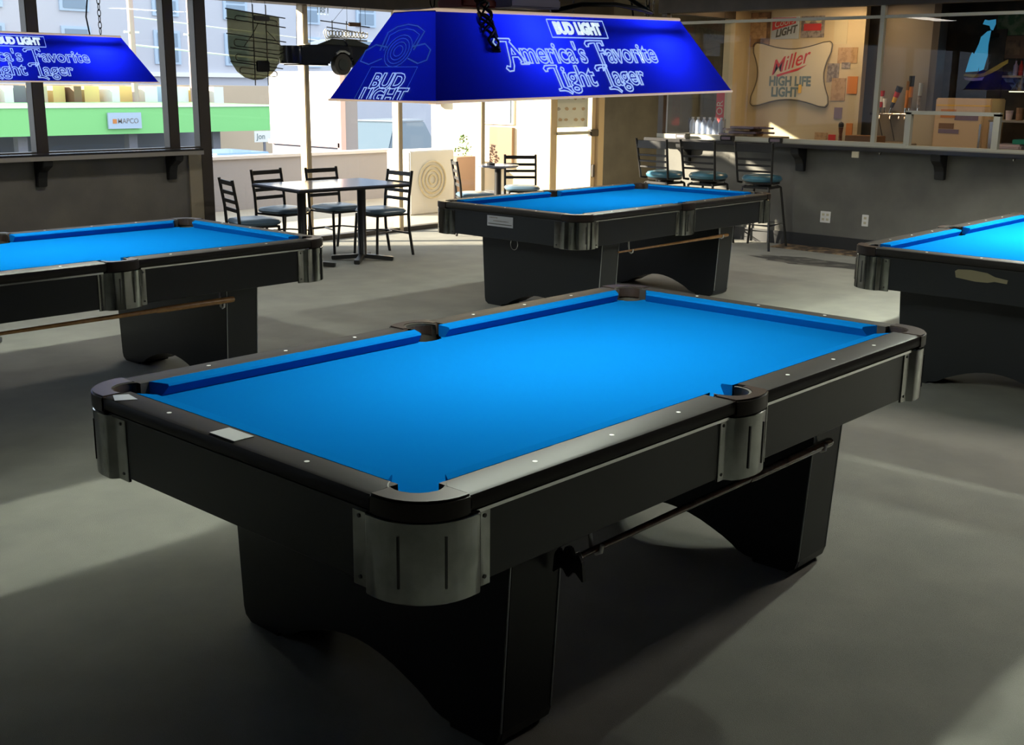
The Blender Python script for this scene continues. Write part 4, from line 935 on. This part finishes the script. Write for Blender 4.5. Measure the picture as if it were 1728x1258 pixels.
# ------------------------------------------------------------------ street scene beyond the glass
# neighbouring block to the left whose mass shades the left windows (outside the view)
nb = MB().box(-30, -7.6, 9.4, 17.85, -4, 12).build('neighbour_building', 'facade'); tag(nb, 'neighbouring building beside the patio', 'building')
gb = thing('office_building', 'tall lavender grey building across the street', 'building', (0, 60, -4))
MB().box(14, 75, 0, 12, 0, 22).build('wall', 'facade', gb)
for i in range(9):
    for j in range(4):
        x, z = 19.5 + 5.2 * i + (0.4 if i % 2 else 0), 6.6 + 2.7 * j
        f = MB().box(x - 0.85, x + 0.85, -0.12, 0.02, z, z + 1.9).build('window_frame', 'fwinframe', gb)
        MB().box(x - 0.65, x + 0.65, -0.16, -0.11, z + 0.15, z + 0.85).build('pane', 'fwin', f)
        MB().box(x - 0.65, x + 0.65, -0.16, -0.11, z + 1.0, z + 1.75).build('pane', 'fwin', f)
for z in (5.9,): MB().box(14, 75, -0.25, 0.0, z, z + 0.25).build('ledge_course', 'whitewall', gb)
ys = thing('storefront', 'row of sunlit yellow and white shop fronts across the street', 'building', (0, 48, -4))
MB().box(16, 34, 0, 6, 0, 5.45).build('wall', 'facade2', ys)
cx = 17.0
cols = ['yellowbld', 'whitewall', 'orange', 'whitewall', 'greypost', 'facade2', 'yellowbld', 'brown', 'yellowbld', 'whitewall', 'yellowbld', 'whitewall', 'fwinframe', 'whitewall']
for i in range(16):
    w = random.uniform(0.35, 0.8)
    MB().box(cx, cx + w, -1.2 - 0.5 * (i % 2), 0, 3.6, 5.4).build('bay', cols[i % len(cols)], ys); cx += w + random.uniform(0.1, 0.5)
gs = thing('gas_station_canopy', 'bright green gas station canopy beyond the parapet', 'canopy', (0, 38, -4))
MB().box(9, 27.6, 0, 8, 3.72, 4.72).build('fascia', 'green', gs)
MB().box(9, 27.6, -0.05, 0.0, 4.68, 4.74).build('edge_trim', 'whitewall', gs)
for x in (12, 16.2, 20.5, 24.2): MB().box(x, x + 0.35, 0.6, 0.95, 0, 3.72).build('post', 'greypost', gs)
MB().box(8, 28, 7.5, 8, 0, 3.7).build('shop_wall', 'greypost', gs)
ms = thing('mapco_sign', 'white sign with an orange square on the green canopy', 'sign', (19.98, 37.95, 0.21))
MB().box(-0.67, 0.67, -0.08, 0, -0.29, 0.29).build('board', 'fwinframe', ms)
MB().box(-0.50, -0.34, -0.09, -0.08, -0.10, 0.06).build('orange_square', 'orange', ms)
text_part('lettering', 'MAPCO', 0.26, 'greypaper', ms, (0.12, -0.09, -0.02), (1, 0, 0), (0, 0, 1), 0.95, offset=0.001)
ms.name = 'station_sign'
js = thing('hanging_sign', 'small white sign below the green canopy', 'sign', (25.7, 37.2, -0.48))
MB().box(-0.5, 0.5, -0.03, 0, -0.22, 0.22).build('board', 'whitewall', js)
text_part('lettering', 'Jon', 0.32, 'slate', js, (-0.2, -0.04, 0), (1, 0, 0), (0, 0, 1), 1.0)
MB().box(-0.05, 0.05, 0, 0.05, -3.52, -0.2).build('post', 'greypost', js)
pp = thing('utility_pole', 'pinkish utility pole with street wires in front of the grey building', 'pole', (25.3, 46.2, -4))
MB().lathe([(0.16, 0), (0.13, 12)], n=12).build('shaft', 'pink', pp, smooth=40)
MB().box(-0.4, 0.4, -0.05, 0.05, 9.4, 9.5).build('crossarm', 'whitewall', pp)
MB().box(-0.35, 0.35, -0.05, 0.05, 7.7, 7.78).build('crossarm', 'whitewall', pp)
MB().tube([(0, 0, 8.4), (10, -0.5, 7.7), (20, -1, 7.9)], 0.03, 5).build('wire', 'whitewall', pp)
MB().tube([(0, 0, 7.2), (10, -0.5, 6.5), (20, -1, 6.7)], 0.04, 5).build('wire', 'whitewall', pp)
pw = [o for o in pp.children if o.name.startswith('wire')]
p2 = dup(pp, (28.3, 46.2, -4), 0, 'pinkish utility pole seen through the pane left of the shield sign')
for o in list(p2.children):
    if o.name.startswith('wire'): bpy.data.objects.remove(o)
wb2 = thing('billboard_box', 'white board-clad kiosk with a grey end beyond the parapet', 'kiosk', (10.66, 14.0, -4))
MB().box(0.0, 0.34, 0.0, 2.1, 0, 5.86).build('core', 'greypost', wb2)
MB().box(-0.06, 0.0, 0.04, 2.06, 4.62, 5.80).build('white_board', 'whitewall', wb2)
MB().box(-0.09, 0.0, 0.0, 2.1, 4.54, 4.62).build('board_frame', 'pink', wb2)
MB().box(-0.09, 0.02, -0.05, 0.05, 4.5, 5.88).build('board_frame', 'pink', wb2)
def car(label, paint, x, y, z, L, Hh, rz, cat='car'):
    t = thing('parked_car', label, cat, (x, y, z), rz)
    W = 0.88
    prof = [(-L / 2, 0.35), (-L / 2 + 0.05, 0.75), (-L * 0.22, 0.92 * Hh / 1.45), (-L * 0.14, Hh), (L * 0.20, Hh), (L * 0.36, 0.95 * Hh / 1.45), (L / 2 - 0.03, 0.85), (L / 2, 0.35)]
    lo = [(-L / 2, 0.35), (-L / 2 + 0.05, 0.78), (-L * 0.25, 0.92), (L * 0.40, 0.95), (L / 2 - 0.03, 0.85), (L / 2, 0.35)]
    MB().prism(lo, 'y', -W, W).build('body', paint, t, bevel=0.06, seg=3)
    MB().loft([[(-L * 0.26, -W * 0.93, 0.9), (L * 0.40, -W * 0.93, 0.92), (L * 0.40, W * 0.93, 0.92), (-L * 0.26, W * 0.93, 0.9)],
               [(-L * 0.12, -W * 0.78, Hh - 0.06), (L * 0.26, -W * 0.78, Hh - 0.06), (L * 0.26, W * 0.78, Hh - 0.06), (-L * 0.12, W * 0.78, Hh - 0.06)]]).build('cabin', 'carglass', t, bevel=0.03)
    MB().box(-L * 0.12, L * 0.26, -W * 0.8, W * 0.8, Hh - 0.07, Hh).build('roof', paint, t, bevel=0.03, seg=3)
    for sx in (-0.31, 0.31):
        for sy in (-1, 1):
            MB().tube([(sx * L, sy * (W - 0.2), 0.33), (sx * L, sy * (W + 0.02), 0.33)], 0.33, 18).build('wheel', 'tyre', t, smooth=40)
    return t
car('pale blue car parked below the parapet at the left', 'carblue', 12.5, 20.2, -1.42, 4.3, 1.55, R(90))
car('large grey car seen between the kiosk and the cream wall', 'cargrey', 20.9, 24.5, -1.25, 5.0, 1.85, R(20))
sbox('ground_lane', 'asphalt', -20, 60, 16, 31, -1.6, -1.42)
# white cabinet with a round fan grille on the patio
ac = thing('cooling_unit', 'white patio cooling unit with a round fan grille', 'cooling unit', (7.95, 9.1, -0.02))
MB().box(-0.40, 0.42, -0.2, 0.25, 0, 0.83).build('case', 'whitewall', ac, bevel=0.015)
mb = MB()
for r in (0.06, 0.12, 0.18, 0.24): mb.tube([(0.0 + r * math.cos(2 * PI * i / 24), -0.21, 0.45 + r * math.sin(2 * PI * i / 24)) for i in range(24)], 0.012, 5, True)
mb.build('fan_grille', 'creamwall', ac)
# cream building whose long wall closes the patio on the right, facing the sun
cw = thing('patio_building', 'cream stucco building closing the patio on the right', 'building', (10.25, 7.86, -0.1))
MB().box(0, 6, 0, 3.45, 0, 3.9).build('side_wall', 'creamwall', cw)
w_ = MB().box(-0.04, 0.0, 1.66, 2.33, 1.18, 1.60).build('window_frame', 'whitewall', cw)
MB().box(-0.06, -0.03, 1.70, 2.29, 1.21, 1.56).build('pane', 'fwin', w_)
MB().box(-0.06, 0.0, 1.66, 2.12, 0.55, 1.14).build('brown_panel', 'brown', cw)
MB().box(-0.05, 0.0, 0, 3.45, 0.0, 0.18).build('plinth', 'whitewall', cw)
wl = thing('wall_sconce', 'small brown box sconce on the cream patio wall', 'sconce', (10.12, 11.08, 1.44))
MB().box(-0.07, 0.05, -0.09, 0.09, -0.09, 0.09).build('housing', 'brown', wl, bevel=0.006)
MB().box(0.05, 0.13, -0.03, 0.03, -0.03, 0.03).build('mount', 'brown', wl)
pt = thing('planter', 'terracotta planter with small bushes beside the patio wall', 'planter', (9.75, 10.2, -0.02))
MB().box(-0.15, 0.3, -0.12, 0.12, 0, 0.62).build('tub', 'terracotta', pt, bevel=0.01)
mb = MB()
for i in range(90):
    a, h = random.uniform(0, 2 * PI), random.uniform(0, 1); rr = 0.16 * (1 - 0.7 * h) * random.random() ** 0.5
    c = Vector((0.1 + rr * math.cos(a), rr * math.sin(a), 0.62 + 0.3 * h)); d = Vector((random.uniform(-1, 1), random.uniform(-1, 1), random.uniform(0, 1))).normalized() * 0.05
    e = d.cross(Vector((0.3, 0.2, 1))).normalized() * 0.02
    mb.add([c, c + d * 0.5 + e, c + d, c + d * 0.5 - e], [(0, 1, 2, 3)])
mb.build('foliage', 'leaf', pt)
